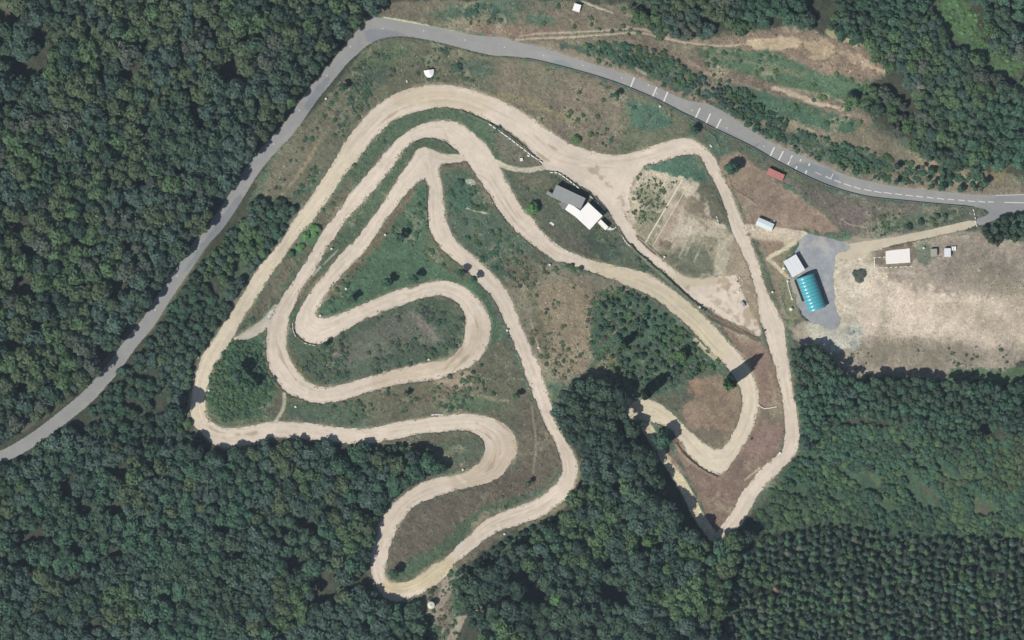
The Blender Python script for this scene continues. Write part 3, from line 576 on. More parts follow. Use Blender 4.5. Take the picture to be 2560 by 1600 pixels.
for ln, w_ in (([(1800, 700), (1840, 735), (1870, 790), (1890, 830)], 26), ([(1770, 745), (1820, 770), (1870, 815)], 16), ([(1795, 720), (1830, 716)], 10), ([(1480, 420), (1540, 470), (1560, 520)], 20), ([(1700, 715), (1760, 730)], 12)):
    d, sy, sx = dist_line(ln, w_+30); m = sstep(.5-(d-w_/2+N_FINE[sy, sx]*9)/8)*.7*sstep(.5+2.5*(N_FINE2+.5*N_MID2)[sy, sx])
    TC[sy, sx] = TC[sy, sx]*(1-m[..., None])+np.array((176, 158, 132))*m[..., None]
TC *= (1+.05*N_BIG+.05*N_MID+.035*N_FINE)[..., None]
TC -= (sstep((SD_TRACK+7)/9.0)*(sstep(.5+2*N_FINE))*.16)[..., None]*TC     # grass creeping in at the rims
TC = np.clip(TC, 20, 248)
RC = np.empty(PX.shape+(3,)); RC[:] = (158, 157, 153)
def RP(poly, col, soft=6, n=3, op=.8):
    d, sy, sx = sdf_poly(poly, 50, 50.0); m = sstep(.5-(d+N_FINE[sy, sx]*n)/soft)*op
    RC[sy, sx] = RC[sy, sx]*(1-m[..., None])+np.array(col)*m[..., None]
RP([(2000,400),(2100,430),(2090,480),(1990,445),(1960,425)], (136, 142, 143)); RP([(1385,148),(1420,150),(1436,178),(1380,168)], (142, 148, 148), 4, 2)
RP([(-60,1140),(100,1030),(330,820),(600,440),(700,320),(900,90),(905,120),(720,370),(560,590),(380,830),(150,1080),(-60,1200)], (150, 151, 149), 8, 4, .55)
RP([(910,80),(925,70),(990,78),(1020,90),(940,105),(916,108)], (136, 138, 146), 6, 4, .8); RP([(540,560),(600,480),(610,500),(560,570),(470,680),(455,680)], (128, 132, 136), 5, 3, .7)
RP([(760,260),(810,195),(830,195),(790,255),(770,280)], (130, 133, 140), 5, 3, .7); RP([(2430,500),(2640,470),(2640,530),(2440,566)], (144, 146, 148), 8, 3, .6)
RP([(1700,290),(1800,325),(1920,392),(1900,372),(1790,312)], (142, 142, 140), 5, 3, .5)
RC *= (1+.04*N_BIG+.03*N_MID+.03*N_FINE)[..., None]; RC = np.clip(RC, 20, 240)
LC = np.empty(PX.shape+(3,)); LC[:] = (158, 161, 163); LC *= (1+.07*N_BIG+.09*N_MID+.06*N_FINE+.05*N_FINE2)[..., None]
fl = sstep((N_MID2+.4*N_FINE-.12)*4)*.55; LC = np.clip(LC*(1-fl[..., None])+np.array((188, 184, 170))*fl[..., None], 20, 240)
DC = np.empty(PX.shape+(3,)); DC[:] = (206, 194, 170); DC *= (1+.05*N_BIG+.05*N_MID+.04*N_FINE)[..., None]; DC = np.clip(DC, 20, 245)

def surface_mat(name, alb, amp, scales, rough=.95, bumpd=.06, streak=0):
    m, nt, b = new_mat(name)
    c = attr(nt, 'Col').outputs['Color']
    for sc, am in zip(scales, amp):
        c = mul(nt, c, rng_map(nt, nz(nt, sc, 4, .65), 1-am, 1+am))
    if streak:
        sd = attr(nt, 'edge').outputs['Fac']
        tc = nt.nodes.new('ShaderNodeTexCoord'); sx = nt.nodes.new('ShaderNodeSeparateXYZ'); nt.links.new(tc.outputs['Object'], sx.inputs[0])
        cb = nt.nodes.new('ShaderNodeCombineXYZ')
        for i, (src, k) in enumerate(((sd, 1.1), (sx.outputs[0], .035), (sx.outputs[1], .035))):
            mm = nt.nodes.new('ShaderNodeMath'); mm.operation = 'MULTIPLY'; mm.inputs[1].default_value = k
            nt.links.new(src, mm.inputs[0]); nt.links.new(mm.outputs[0], cb.inputs[i])
        c = mul(nt, c, rng_map(nt, nz(nt, 1.0, 4, .6, cb.outputs[0]), 1-streak, 1+streak))
    c = mul(nt, c, (lambda v: v)(_val(nt, alb)))
    nt.links.new(c, b.inputs['Base Color']); b.inputs['Roughness'].default_value = rough
    b.inputs['Specular IOR Level'].default_value = .12
    if bumpd: bump(nt, b, nz(nt, 3.0, 5, .7), .6, bumpd)
    return m
def _val(nt, v):
    n = nt.nodes.new('ShaderNodeValue'); n.outputs[0].default_value = v; return n.outputs[0]
M_GROUND = surface_mat('ground_cover', ALB, (.15, .28, .18), (.25, .9, 3.0), .95, .15)
M_TRACK = surface_mat('packed_dirt', ALB, (.04, .06, .07), (.12, .6, 2.2), .95, .04, .085)
M_ROAD = surface_mat('asphalt', ALB, (.03, .05, .06), (.2, 1.2, 6.0), .9, .01, .04)
M_LOT = surface_mat('grey_gravel', ALB, (.07, .10, .10), (.2, 1.0, 5.0), .95, .03)
M_DRIVE = surface_mat('pale_dirt', ALB, (.04, .05, .06), (.2, 1.0, 4.0), .95, .03)

VID = np.arange(NX*NY).reshape(NY, NX)
QA, QB, QC, QD = VID[:-1, :-1], VID[1:, :-1], VID[1:, 1:], VID[:-1, 1:]
XYZ = np.stack([(VX-1280)*S, (800-VY)*S, Z], -1).reshape(-1, 3)
for name, k, cc, mat, lab in (('ground', 0, GC, M_GROUND, 'uneven open ground of grass, dry weeds and brown soil'),
                         ('dirt_track', 1, TC, M_TRACK, 'winding pale dirt race track with hairpin bends'),
                         ('asphalt_road', 2, RC, M_ROAD, 'grey asphalt road curving round the top of the circuit'),
                         ('gravel_yard', 3, LC, M_LOT, 'blue grey gravel yard beside the turquoise roofed hall'),
                         ('dirt_drive', 4, DC, M_DRIVE, 'pale dirt drive leading from the road to the gravel yard')):
    m = cls == k
    q = np.stack([QA[m], QB[m], QC[m], QD[m]], 1)
    u, inv = np.unique(q, return_inverse=True); q = inv.reshape(q.shape)
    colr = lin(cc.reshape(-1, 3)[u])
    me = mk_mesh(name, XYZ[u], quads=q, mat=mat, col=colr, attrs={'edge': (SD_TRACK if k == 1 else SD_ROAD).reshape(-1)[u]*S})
    tag(link(name, me), lab, name.replace('_', ' '), kind='structure')
# ------------------------------------------------------------------ vegetation
def leaf_mat(name, rough=.75):
    m, nt, b = new_mat(name)
    c = attr(nt, 'Col').outputs['Color']
    c = mul(nt, c, rng_map(nt, nz(nt, .9, 3), .86, 1.14)); c = mul(nt, c, _val(nt, LEAF))
    nt.links.new(c, b.inputs['Base Color']); b.inputs['Roughness'].default_value = rough
    b.inputs['Specular IOR Level'].default_value = .15
    return m
LEAF = 1.06
M_LEAF = leaf_mat('foliage'); M_WEED = leaf_mat('weeds')
M_BARK = simple_mat('bark', (104, 92, 78), .9, .25, 3.)
M_DEAD = simple_mat('bleached_branch', (158, 152, 146), .9, .2, 3.)

def ico(sub=1):
    t = (1+5**.5)/2
    v = [(-1,t,0),(1,t,0),(-1,-t,0),(1,-t,0),(0,-1,t),(0,1,t),(0,-1,-t),(0,1,-t),(t,0,-1),(t,0,1),(-t,0,-1),(-t,0,1)]
    f = [(0,11,5),(0,5,1),(0,1,7),(0,7,10),(0,10,11),(1,5,9),(5,11,4),(11,10,2),(10,7,6),(7,1,8),(3,9,4),(3,4,2),(3,2,6),(3,6,8),(3,8,9),(4,9,5),(2,4,11),(6,2,10),(8,6,7),(9,8,1)]
    v = [np.array(p)/math.sqrt(1+t*t) for p in v]
    for _ in range(sub):
        mid = {}; nf = []
        def m(a, b):
            k = (min(a, b), max(a, b))
            if k not in mid:
                p = v[a]+v[b]; v.append(p/np.linalg.norm(p)); mid[k] = len(v)-1
            return mid[k]
        for a, b, c in f:
            x, y, z = m(a, b), m(b, c), m(c, a); nf += [(a, x, z), (b, y, x), (c, z, y), (x, y, z)]
        f = nf
    return np.array(v), np.array(f)
ICO = ico(0)

def leaves(rng, pos, nrm, size, spread=.6):
    n = len(pos); nn = nrm+spread*rng.normal(size=(n, 3)); nn /= np.linalg.norm(nn, axis=1)[:, None]
    t = np.cross(nn, rng.normal(size=(n, 3))); t /= np.linalg.norm(t, axis=1)[:, None]+1e-9; u = np.cross(nn, t)
    sx = size*rng.uniform(.7, 1.3, n); sy = size*rng.uniform(.55, 1.1, n)
    q = np.empty((n, 4, 3))
    for k, (a, b) in enumerate(((-1, -.35), (.1, -1), (1, .3), (-.15, 1))):
        q[:, k] = pos+t*(a*sx)[:, None]+u*(b*sy)[:, None]
    return q.reshape(-1, 3), np.arange(4*n).reshape(n, 4)

def trunk_tris(r, h, n=5):
    a = np.linspace(0, 2*math.pi, n+1)[:-1]
    v = np.concatenate([np.stack([r*np.cos(a), r*np.sin(a), 0*a], 1), np.stack([.45*r*np.cos(a), .45*r*np.sin(a), 0*a+h], 1)])
    return v, np.array([(i, (i+1) % n, n+(i+1) % n, n+i) for i in range(n)])

def crown(seed, nleaf=260, nlobe=9, flat=.8, lsize=.15):
    """unit broad crown: radius ~1, top at z ~ .8, origin in its middle, trunk running down"""
    r = np.random.default_rng(seed)
    rad = np.sqrt(r.uniform(0, 1, nlobe))*.62; ang = np.arange(nlobe)*2.4+r.uniform(0, .9, nlobe); rad[0] = .1
    st = r.uniform(.88, 1.12, 2)
    c = np.stack([rad*np.cos(ang)*st[0], rad*np.sin(ang)*st[1], .34-.75*rad**2+r.uniform(-.06, .07, nlobe)], 1)
    lr = r.uniform(.36, .52, nlobe)*(1-.25*rad)
    w = lr**2/np.sum(lr**2)
    li = r.choice(nlobe, nleaf*3, p=w); d = r.normal(size=(nleaf*3, 3)); d /= np.linalg.norm(d, axis=1)[:, None]
    d[:, 2] = np.where(d[:, 2] < -.3, -d[:, 2], d[:, 2])
    p = c[li]+d*(lr[li]*r.uniform(.88, 1.1, nleaf*3))[:, None]*np.array((1, 1, flat))
    dd = np.linalg.norm((p[:, None]-c[None])/np.array((1, 1, flat)), axis=2)/lr[None]
    dd[np.arange(len(li)), li] = 9
    keep = np.where(dd.min(1) > .82)[0][:nleaf]
    lv, lq = leaves(r, p[keep], d[keep], lsize, .34)
    lobe_t = r.uniform(.9, 1.12, nlobe)
    lc = np.repeat(lobe_t[li[keep]]*r.uniform(.80, 1.22, len(keep)), 4)
    iv, itr = ICO; vs, ts, cs = [lv], [], [lc]; off = len(lv)
    for k in range(nlobe):
        vs.append(c[k]+iv*lr[k]*.88*np.array((1, 1, flat))*r.uniform(.88, 1.1, (len(iv), 1))); ts.append(itr+off); off += len(iv)
        cs.append(np.full(len(iv), lobe_t[k]*.92))
    tv, tq = trunk_tris(.06, .6); tv[:5, 2] = -4.5; ntv = len(tv)
    vs.append(tv); cs.append(np.full(ntv, -1.)); tq = tq+off
    return np.concatenate(vs), np.concatenate([lq, tq]), np.concatenate(ts), np.concatenate(cs)

def conifer(seed, nt=9):
    r = np.random.default_rng(seed); P_, N_, S_ = [], [], []
    for k in range(nt):
        f = k/(nt-1); R = (1-f)**.85*(.92+.12*r.uniform()); z = .16+.8*f; m = int(6+11*(1-f))
        a = np.arange(m)*2*math.pi/m+r.uniform(0, 6)
        for q in (.45, .85):
            P_.append(np.stack([R*q*np.cos(a), R*q*np.sin(a), np.full(m, z-.09*q+.03*r.normal(size=m))], 1))
            N_.append(np.stack([.55*np.cos(a), .55*np.sin(a), np.full(m, .85)], 1)); S_.append(np.full(m, .15+.14*R*q))
    P_ = np.concatenate(P_); N_ = np.concatenate(N_); S_ = np.concatenate(S_)
    lv, lq = leaves(r, P_, N_, S_, .28); lc = np.repeat(r.uniform(.75, 1.28, len(P_)), 4)
    n = 7; a = np.arange(n)*2*math.pi/n
    cv = np.concatenate([np.stack([.7*np.cos(a), .7*np.sin(a), np.full(n, .14)], 1), [[0, 0, .97]]]); ct = np.array([(i, (i+1) % n, n) for i in range(n)])
    tv, tq = trunk_tris(.06, .3); o1 = len(lv); o2 = o1+len(cv)
    return np.concatenate([lv, cv, tv]), np.concatenate([lq, tq+o2]), ct+o1, np.concatenate([lc, np.full(len(cv), .85), np.full(len(tv), -1.)])

def column_crown(seed, n=420):
    r = np.random.default_rng(seed); z = r.uniform(.06, 1, n); a = r.uniform(0, 6.283, n)
    R = (np.clip((1-z)*2.6, 0, 1)**.6)*(.55+.45*np.clip(z*4, 0, 1))*(.8+.25*np.sin(3*a+z*9))
    p = np.stack([R*np.cos(a), R*np.sin(a), z], 1)
    lv, lq = leaves(r, p, np.stack([np.cos(a), np.sin(a), .4+0*a], 1), .28, .5)
    # leaf size in height units is squashed when scaled, keep the leaves upright plumes
    iv, it = ico(1); core = iv*np.array((.62, .62, .43))+np.array((0, 0, .5))
    return np.concatenate([lv, core]), lq, it+len(lv), np.concatenate([np.repeat(r.uniform(.7, 1.3, n), 4), np.full(len(core), .9)])

CROWNS = [crown(100+i, 290, 8+i % 6, .72+.05*(i % 3), .125+.008*(i % 4)) for i in range(10)]
SMALLC = [crown(300+i, 80, 6, .8, .24) for i in range(6)]
CONES = [conifer(500+i) for i in range(5)]
BARKC = lin((96, 84, 70))

PAL = {  # surface colour as it looks in full sun
    'dark': (63, 82, 65), 'blue': (66, 85, 74), 'olive': (75, 89, 65), 'bright': (80, 106, 64), 'grey': (78, 86, 74),
    'teal': (63, 90, 71), 'deep': (56, 75, 62), 'brown': (112, 92, 78), 'rust': (140, 92, 78), 'mid': (74, 96, 66), 'fresh': (92, 128, 80), 'dry': (108, 104, 80)}
PALL = {k: lin(v) for k, v in PAL.items()}
PNAMES = list(PAL)

def tinted(mult, rgb):
    c = mult[:, None]*rgb[None, :]
    c[mult < 0] = BARKC
    return c

class Merge:
    """many plants of an uncountable kind, as one mesh"""
    def __init__(s): s.items = {}
    def add(s, lib, k, x, y, z, r, h, rgb): s.items.setdefault((lib, k), []).append((x, y, z, r, h, *rgb))
    def build(s, name, mat, libs):
        V, Qs, Ts, Cs = [], [], [], []; off = 0
        for (lib, k), rows in s.items.items():
            v, q, t, m = libs[lib][k]; A = np.array(rows); T = len(A)
            w = RNG.uniform(0, 6.283, T); c, sn = np.cos(w)[:, None], np.sin(w)[:, None]
            x = (v[None, :, 0]*c-v[None, :, 1]*sn)*A[:, 3:4]+A[:, 0:1]; y = (v[None, :, 0]*sn+v[None, :, 1]*c)*A[:, 3:4]+A[:, 1:2]
            z = v[None, :, 2]*A[:, 4:5]+A[:, 2:3]
            V.append(np.stack([x, y, z], -1).reshape(-1, 3))
            o = (np.arange(T)*len(v))[:, None, None]+off
            Qs.append((q[None]+o).reshape(-1, 4)); Ts.append((t[None]+o).reshape(-1, 3))
            cc = m[None, :, None]*A[:, None, 5:8]; cc = np.where((m < 0)[None, :, None], BARKC, cc); Cs.append(cc.reshape(-1, 3))
            off += T*len(v)
        me = mk_mesh(name, np.concatenate(V), np.concatenate(Qs), np.concatenate(Ts), mat, np.concatenate(Cs))
        return link(name, me)

def inpoly(x, y, p):
    r = False
    for (x0, y0), (x1, y1) in zip(p, p[1:]+p[:1]):
        if (y0 > y) != (y1 > y) and x < x0+(y-y0)*(x1-x0)/(y1-y0): r = not r
    return r

class Scatter:
    """dart throwing with a hash grid, radii in photo px"""
    def __init__(s): s.g = {}; s.c = 48
    def ok(s, x, y, r, k):
        gx, gy = int(x//s.c), int(y//s.c)
        for i in (-1, 0, 1):
            for j in (-1, 0, 1):
                for (a, b, q) in s.g.get((gx+i, gy+j), ()):
                    if (a-x)**2+(b-y)**2 < (k*(r+q))**2: return False
        return True
    def put(s, x, y, r): s.g.setdefault((int(x//s.c), int(y//s.c)), []).append((x, y, r))
SC = Scatter(); TREES = []
GAPN = fbm(PX*.8+PY*.6, (PY*.8-PX*.6)*1.7, 62, 71, 3); HGT = fbm(PX, PY, 85, 81, 3); HUE = fbm(PX, PY, 150, 91, 3)   # openings and height of the canopy
def forest(zone, poly, n, r0, r1, h0, h1, pal, k=.72, lib='crown', pw=1.6, overhang=.45, gap=None):
    xs = [p[0] for p in poly]; ys = [p[1] for p in poly]; rr = random.Random(hash(zone) % 1000 if False else sum(map(ord, zone)))
    rad = sorted([r0+(r1-r0)*rr.random()**pw for _ in range(n)], reverse=True)
    names = [c for c, w in pal for _ in range(w)]
    for r in rad:
        for _ in range(7):
            x, y = rr.uniform(min(xs), max(xs)), rr.uniform(min(ys), max(ys))
            if not inpoly(x, y, poly): continue
            if min(sample(SD_ALL, x, y), 40) < r*(1-overhang)+1: continue
            if gap is not None and sample(GAPN, x, y) > gap: continue
            if not SC.ok(x, y, r, k): continue
            SC.put(x, y, r)
            f = float(np.clip(.5+.75*sample(HGT, x, y)+rr.uniform(-.24, .24), 0, 1)); h = (h0+(h1-h0)*f)*(.85+.15*r/r1)
            # stands of one hue drift through the wood
            hue = names[int(np.clip(.5+.9*sample(HUE, x, y)+rr.uniform(-.22, .22), 0, .999)*len(names))]
            sd_ = sample(SD_ALL, x, y)
            if zone in ('southwest', 'strip') and sd_ < 60: h *= .45+.55*sd_/60 if zone == 'southwest' else .6+.4*sd_/60
            TREES.append([zone, lib, x, y, r*S, h, hue, rr.uniform(.8, 1.18)*(1+.30*float(sample(N_BIG, x, y))+.12*float(sample(HGT, x, y)))]); break

NWF = [(-70,-70),(945,-70),(940,10),(925,35),(898,50),(872,90),(845,125),(805,170),(765,215),(715,285),(665,345),(625,395),(585,455),(535,535),(500,575),(455,640),(415,690),(385,730),(350,790),(320,830),(285,880),(240,930),(190,978),(140,1022),(70,1070),(-70,1135),(-70,45),(10,75),(48,60),(60,25),(40,0)]
forest('northwest', NWF, 5600, 8, 38, 8, 13.5, [('dark', 5), ('blue', 3), ('grey', 1), ('olive', 4), ('mid', 2), ('deep', 3)], .55, gap=.20)
STRIP = [(640,500),(700,500),(745,515),(715,560),(690,600),(645,655),(605,715),(570,770),(540,820),(500,870),(478,930),(470,1000),(466,1050),(490,1085),(500,1110),(300,1100),(180,1080),(250,975),(330,900),(385,835),(440,755),(490,680),(560,600)]
forest('strip', STRIP, 1100, 7, 20, 3, 6.5, [('teal', 4), ('dark', 4), ('blue', 2), ('mid', 2)], .55, gap=.20)
SWF = [(-70,1195),(60,1150),(180,1080),(300,1100),(500,1110),(545,1130),(615,1125),(700,1105),(760,1110),(850,1118),(905,1130),(960,1140),(1040,1140),(1105,1165),(1080,1185),(1020,1215),(960,1270),(930,1340),(918,1400),(925,1450),(950,1500),(1020,1520),(1050,1500),(1040,1530),(1030,1545),(1055,1570),(1060,1670),(-70,1670)]
forest('southwest', SWF, 4700, 8, 35, 7, 12.5, [('dark', 4), ('teal', 4), ('blue', 4), ('olive', 2), ('deep', 3), ('mid', 2)], .55, gap=.20)
MID = [(1410,975),(1440,960),(1500,950),(1545,968),(1560,1012),(1580,1060),(1610,1112),(1628,1150),(1638,1195),(1660,1252),(1698,1302),(1768,1360),(1800,1365),(1840,1330),(1870,1310),(1880,1330),(1830,1400),(1780,1670),(1160,1670),(1175,1560),(1250,1510),(1290,1470),(1240,1480),(1180,1500),(1160,1460),(1300,1370),(1420,1290),(1460,1210),(1455,1140),(1420,1080),(1395,1030)]
forest('middle', MID, 3000, 8, 33, 9, 15, [('dark', 4), ('deep', 4), ('blue', 2), ('mid', 4), ('teal', 2), ('olive', 1)], .55, gap=.20)
EASTF = [(1985,865),(2040,870),(2070,900),(2110,940),(2140,955),(2240,950),(2370,955),(2480,962),(2640,960),(2640,1080),(2500,1090),(2380,1110),(2250,1060),(2120,1040),(2050,1080),(2010,1130),(1998,1060),(1990,1000),(1980,930)]
forest('east edge', EASTF, 1300, 8, 19, 7, 10, [('dark', 4), ('teal', 4), ('blue', 2), ('deep', 2)], .57, gap=.30)
EAST2 = [(1990,1150),(2020,1120),(2080,1060),(2250,1070),(2380,1115),(2640,1080),(2640,1340),(2300,1330),(2080,1300),(1900,1330),(1850,1370),(1880,1310),(1920,1240),(1970,1190)]
forest('east scrub', EAST2, 3000, 5, 15, 1, 2.6, [('mid', 4), ('dark', 3), ('teal', 4), ('mid', 3), ('olive', 2)], .52, 'crown', 1.7, gap=.26)
NEF = [(1565,-70),(2640,-70),(2640,440),(2520,410),(2440,425),(2330,398),(2240,335),(2160,295),(2100,245),(2190,225),(2215,195),(2220,165),(2160,112),(2060,80),(1960,58),(1870,68),(1740,96),(1650,80),(1600,55),(1560,10)]
MEADOW = [(2345,-70),(2430,-70),(2440,60),(2480,130),(2560,150),(2570,200),(2480,190),(2430,130),(2380,100),(2335,60)]
SC_keep = SC
forest('northeast', NEF, 3400, 7, 26, 3, 7, [('teal', 4), ('dark', 4), ('mid', 3), ('blue', 2), ('grey', 2), ('olive', 1)], .55, gap=.20)
TREES[:] = [t for t in TREES if not (t[0] == 'northeast' and inpoly(t[2], t[3], MEADOW))]
BAND = [(1449,114),(1518,103),(1597,114),(1650,124),(1682,148),(1756,190),(1809,217),(1862,224),(1900,262),(1960,300),(2030,335),(2110,362),(2200,385),(2330,415),(2460,440),(2460,470),(2330,462),(2200,452),(2080,410),(1990,372),(1920,340),(1875,322),(1836,286),(1783,250),(1730,234),(1677,203),(1597,172),(1545,150),(1465,124)]
forest('roadside', BAND, 1300, 4, 11, .5, 1.7, [('teal', 4), ('mid', 2), ('blue', 2)], .52, gap=.14)
forest('roadside', [(2150,400),(2330,420),(2460,440),(2460,475),(2330,470),(2200,450)], 90, 7, 14, 3, 6, [('teal', 3), ('dark', 3)], .72)
forest('driveway', [(2450,565),(2520,545),(2640,540),(2640,580),(2560,575),(2530,600),(2500,615),(2470,605)], 80, 7, 15, 3, 6, [('teal', 3), ('dark', 3), ('deep', 2)], .70)
forest('inner', [(1500,745),(1560,722),(1640,768),(1700,815),(1740,870),(1790,915),(1730,945),(1680,935),(1650,985),(1560,940),(1500,860)], 110, 5, 12, 1.2, 3, [('teal', 4), ('mid', 3), ('bright', 1), ('grey', 1)], .72)
forest('inner', [(540,905),(600,850),(650,880),(680,960),(640,1030),(560,1050),(520,1000)], 160, 4, 10, .7, 1.5, [('teal', 3), ('mid', 3)], .70)
forest('inner', [(1115,1160),(1040,1140),(905,1130),(860,1118),(940,1122),(1040,1115),(1080,1125)], 80, 6, 12, 2, 4, [('teal', 3), ('mid', 2)], .72)
forest('tank', [(1140,1430),(1260,1350),(1400,1290),(1300,1400),(1250,1500),(1170,1545),(1150,1500)], 220, 5, 12, 1.5, 4, [('deep', 3), ('teal', 3), ('grey', 1)], .70)
# the planted conifers: rows run up and down the picture, slightly turned
rr = random.Random(5)
CON = [(1850,1400),(1900,1345),(2080,1310),(2300,1345),(2640,1350),(2640,1670),(1790,1670)]
for i in range(-1, 26):
    for j in range(-2, 20):
        x = 1790+i*35+(j*20)*.06+rr.uniform(-4, 4); y = 1310+j*20+(i % 2)*9+rr.uniform(-5, 5)
        if inpoly(x, y, CON) and rr.random() < .80-.25*(sample(N_BIG, x, y) > .25):
            r = rr.uniform(8.5, 15.5)
            if SC.ok(x, y, r, .5):
                SC.put(x, y, r)
                TREES.append(['plantation', 'cone', x, y, r*S, rr.uniform(3.2, 6.5), rr.choice(['dark', 'dark', 'teal', 'blue', 'mid', 'grey'] if rr.random() < .993 else ['rust', 'brown']), rr.uniform(.85, 1.2)])
forest('southeast', CON, 900, 6, 15, 2, 5, [('dark', 3), ('deep', 3), ('mid', 2), ('teal', 2)], .66)

# --- the biggest of each kind stand as trees of their own, the rest of the canopy is one mass
ZONE_TXT = {'northwest': 'in the dense wood left of the asphalt road', 'strip': 'in the strip between road and circuit',
            'southwest': 'in the lower left wood', 'middle': 'in the dark middle wood',
            'east edge': 'in the tall wood below the dirt field', 'east scrub': 'in the low scrub right of the circuit',
            'northeast': 'on the wooded upper right slope', 'roadside': 'in the bushy band above the road',
            'driveway': 'in the thicket at the right end of the drive', 'inner': 'in the thickets inside the circuit', 'tank': 'in the brush beside the round tank',
            'plantation': 'in the planted rows at the lower right', 'southeast': 'between the planted conifer rows'}
HUE_TXT = {'dark': 'dark green', 'blue': 'bluish green', 'olive': 'olive green', 'bright': 'bright yellow green', 'grey': 'greyish green', 'teal': 'cool mid green',
           'deep': 'very dark green', 'brown': 'brownish', 'rust': 'rust red', 'mid': 'warm mid green', 'fresh': 'fresh green', 'dry': 'dry straw'}
MESH = {}
def tree_mesh(lib, k, hue):
    key = (lib, k, hue)
    if key not in MESH:
        v, q, t, m = {'crown': CROWNS, 'cone': CONES, 'column': COLS, 'small': SMALLC}[lib][k]
        MESH[key] = mk_mesh(lib+'_tree', v, q, t, M_LEAF, tinted(m, PALL[hue]))
    return MESH[key]
COLS = [column_crown(700+i) for i in range(2)]
def in_frame(t): return -5 < t[2] < 2565 and -5 < t[3] < 1605
def size_words(t):
    return 'wide crowned' if t[4] > 3.6 else 'mid sized'
big = sorted([t for t in TREES if t[1] == 'crown' and in_frame(t)], key=lambda t: -t[4])[:300]
con = sorted([t for t in TREES if t[1] == 'cone' and in_frame(t)], key=lambda t: -t[4])[:300]
chosen = set(map(id, big+con))
for t in big+con:
    zone, lib, x, y, r, h, hue, br = t
    cone = lib == 'cone'
    o = link('conifer_tree' if cone else 'forest_tree', tree_mesh(lib, random.randrange(5 if cone else 10), hue))
    wx, wy = W(x, y); s = random.uniform(.94, 1.06); zs = h if cone else min(r*1.02, h*.85)
    o.location = (wx, wy, ground_z(x, y)+(-.1 if cone else h-.8*zs)); o.rotation_euler = (0, 0, random.uniform(0, 6.28)); o.scale = (r*s, r/s, zs)
    sd = sample(SD_ALL, x, y)
    if cone: lab = HUE_TXT[hue]+' conifer '+ZONE_TXT[zone]
    elif sd < 28: lab = '%s %s edge tree %s' % (size_words(t), HUE_TXT[hue], ZONE_TXT[zone])
    else: lab = '%s %s broadleaf tree %s' % (size_words(t), HUE_TXT[hue], ZONE_TXT[zone])
    tag(o, lab, 'tree', lab)
can, cnf, scr = Merge(), Merge(), Merge()
for t in TREES:
    if id(t) in chosen: continue
    zone, lib, x, y, r, h, hue, br = t
    wx, wy = W(x, y); rgb = PALL[hue]*br
    if lib == 'cone': cnf.add('cone', random.randrange(5), wx, wy, ground_z(x, y)-.1, r, h, rgb)
    elif zone in ('east scrub', 'roadside', 'inner', 'tank') and r < 1.9:
        zs = min(r*1.02, h*.85); scr.add('small', random.randrange(6), wx, wy, ground_z(x, y)+h-.8*zs, r*1.05, zs, rgb)
    else:
        zs = min(r*1.02, h*.85); can.add('crown' if r > 1.7 else 'small', random.randrange(10 if r > 1.7 else 6), wx, wy, ground_z(x, y)+h-.8*zs, r, zs, rgb)
LIBS = {'crown': CROWNS, 'small': SMALLC, 'cone': CONES}
tag(can.build('forest_canopy', M_LEAF, LIBS), 'closed green canopy of the woods round the circuit', 'forest', kind='stuff')
if cnf.items: tag(cnf.build('conifer_canopy', M_LEAF, LIBS), 'young conifers filling the planted rows at the lower right', 'forest', kind='stuff')
print('TREES', len(TREES), 'big', len(big), 'min r', big[-1][4], 'con', len(con))

# --- low scrub inside the circuit and along the verges
rr = random.Random(11)
def scrub(poly, n, r0, r1, hues, dens=None, hk=.62):
    xs = [p[0] for p in poly]; ys = [p[1] for p in poly]
    for _ in range(n):
        x, y = rr.uniform(min(xs), max(xs)), rr.uniform(min(ys), max(ys))
        r = r0+(r1-r0)*rr.random()**2
        if not inpoly(x, y, poly) or sample(SD_ALL, x, y) < r*.6: continue
        if dens is not None and sample(N_MID2, x, y)+.3*sample(N_FINE, x, y) < dens+.08: continue
        wx, wy = W(x, y); hue = rr.choice(hues)
        zs = r*S*hk*rr.uniform(.6, 1.1); scr.add('small', rr.randrange(6), wx, wy, ground_z(x, y)+.1*zs, r*S*1.1, zs, PALL[hue]*rr.uniform(.85, 1.2))
G = ['teal', 'mid', 'mid', 'teal']; GD = ['mid', 'grey', 'olive', 'olive', 'dry']
scrub([(540,880),(600,840),(660,860),(700,960),(650,1040),(560,1058),(515,1000),(520,930)], 850, 2, 8.2, G)
scrub([(735,930),(790,865),(1000,770),(1110,745),(1160,800),(1150,860),(1080,900),(950,930),(800,960),(730,900)], 1190, 2, 8.2, ['mid', 'teal', 'grey', 'grey', 'dark'], -.2)
scrub([(1060,460),(1072,560),(1150,660),(1200,710),(1080,700),(960,735),(850,785),(800,790),(860,690),(960,590)], 850, 2, 7.2, G, .0)
scrub([(1110,420),(1170,440),(1250,560),(1310,640),(1280,700),(1200,650),(1130,580)], 510, 2, 8.2, G, -.1)
scrub([(1260,640),(1420,665),(1600,735),(1640,790),(1490,860),(1400,960),(1310,840)], 1190, 2, 7.2, GD, -.1)
scrub([(1480,740),(1560,718),(1700,810),(1800,905),(1730,945),(1640,990),(1550,990),(1480,880)], 1020, 2, 9.2, ['mid', 'teal', 'bright', 'grey'], -.3)
scrub([(720,1000),(900,1000),(950,975),(1150,930),(1300,960),(1220,1030),(1000,1045),(860,1068),(720,1050)], 850, 2, 7.2, GD+G, .05)
scrub([(1290,430),(1380,440),(1540,600),(1740,765),(1560,665),(1400,620),(1310,520)], 1100, 2, 7.2, G+['grey', 'olive'], .0)
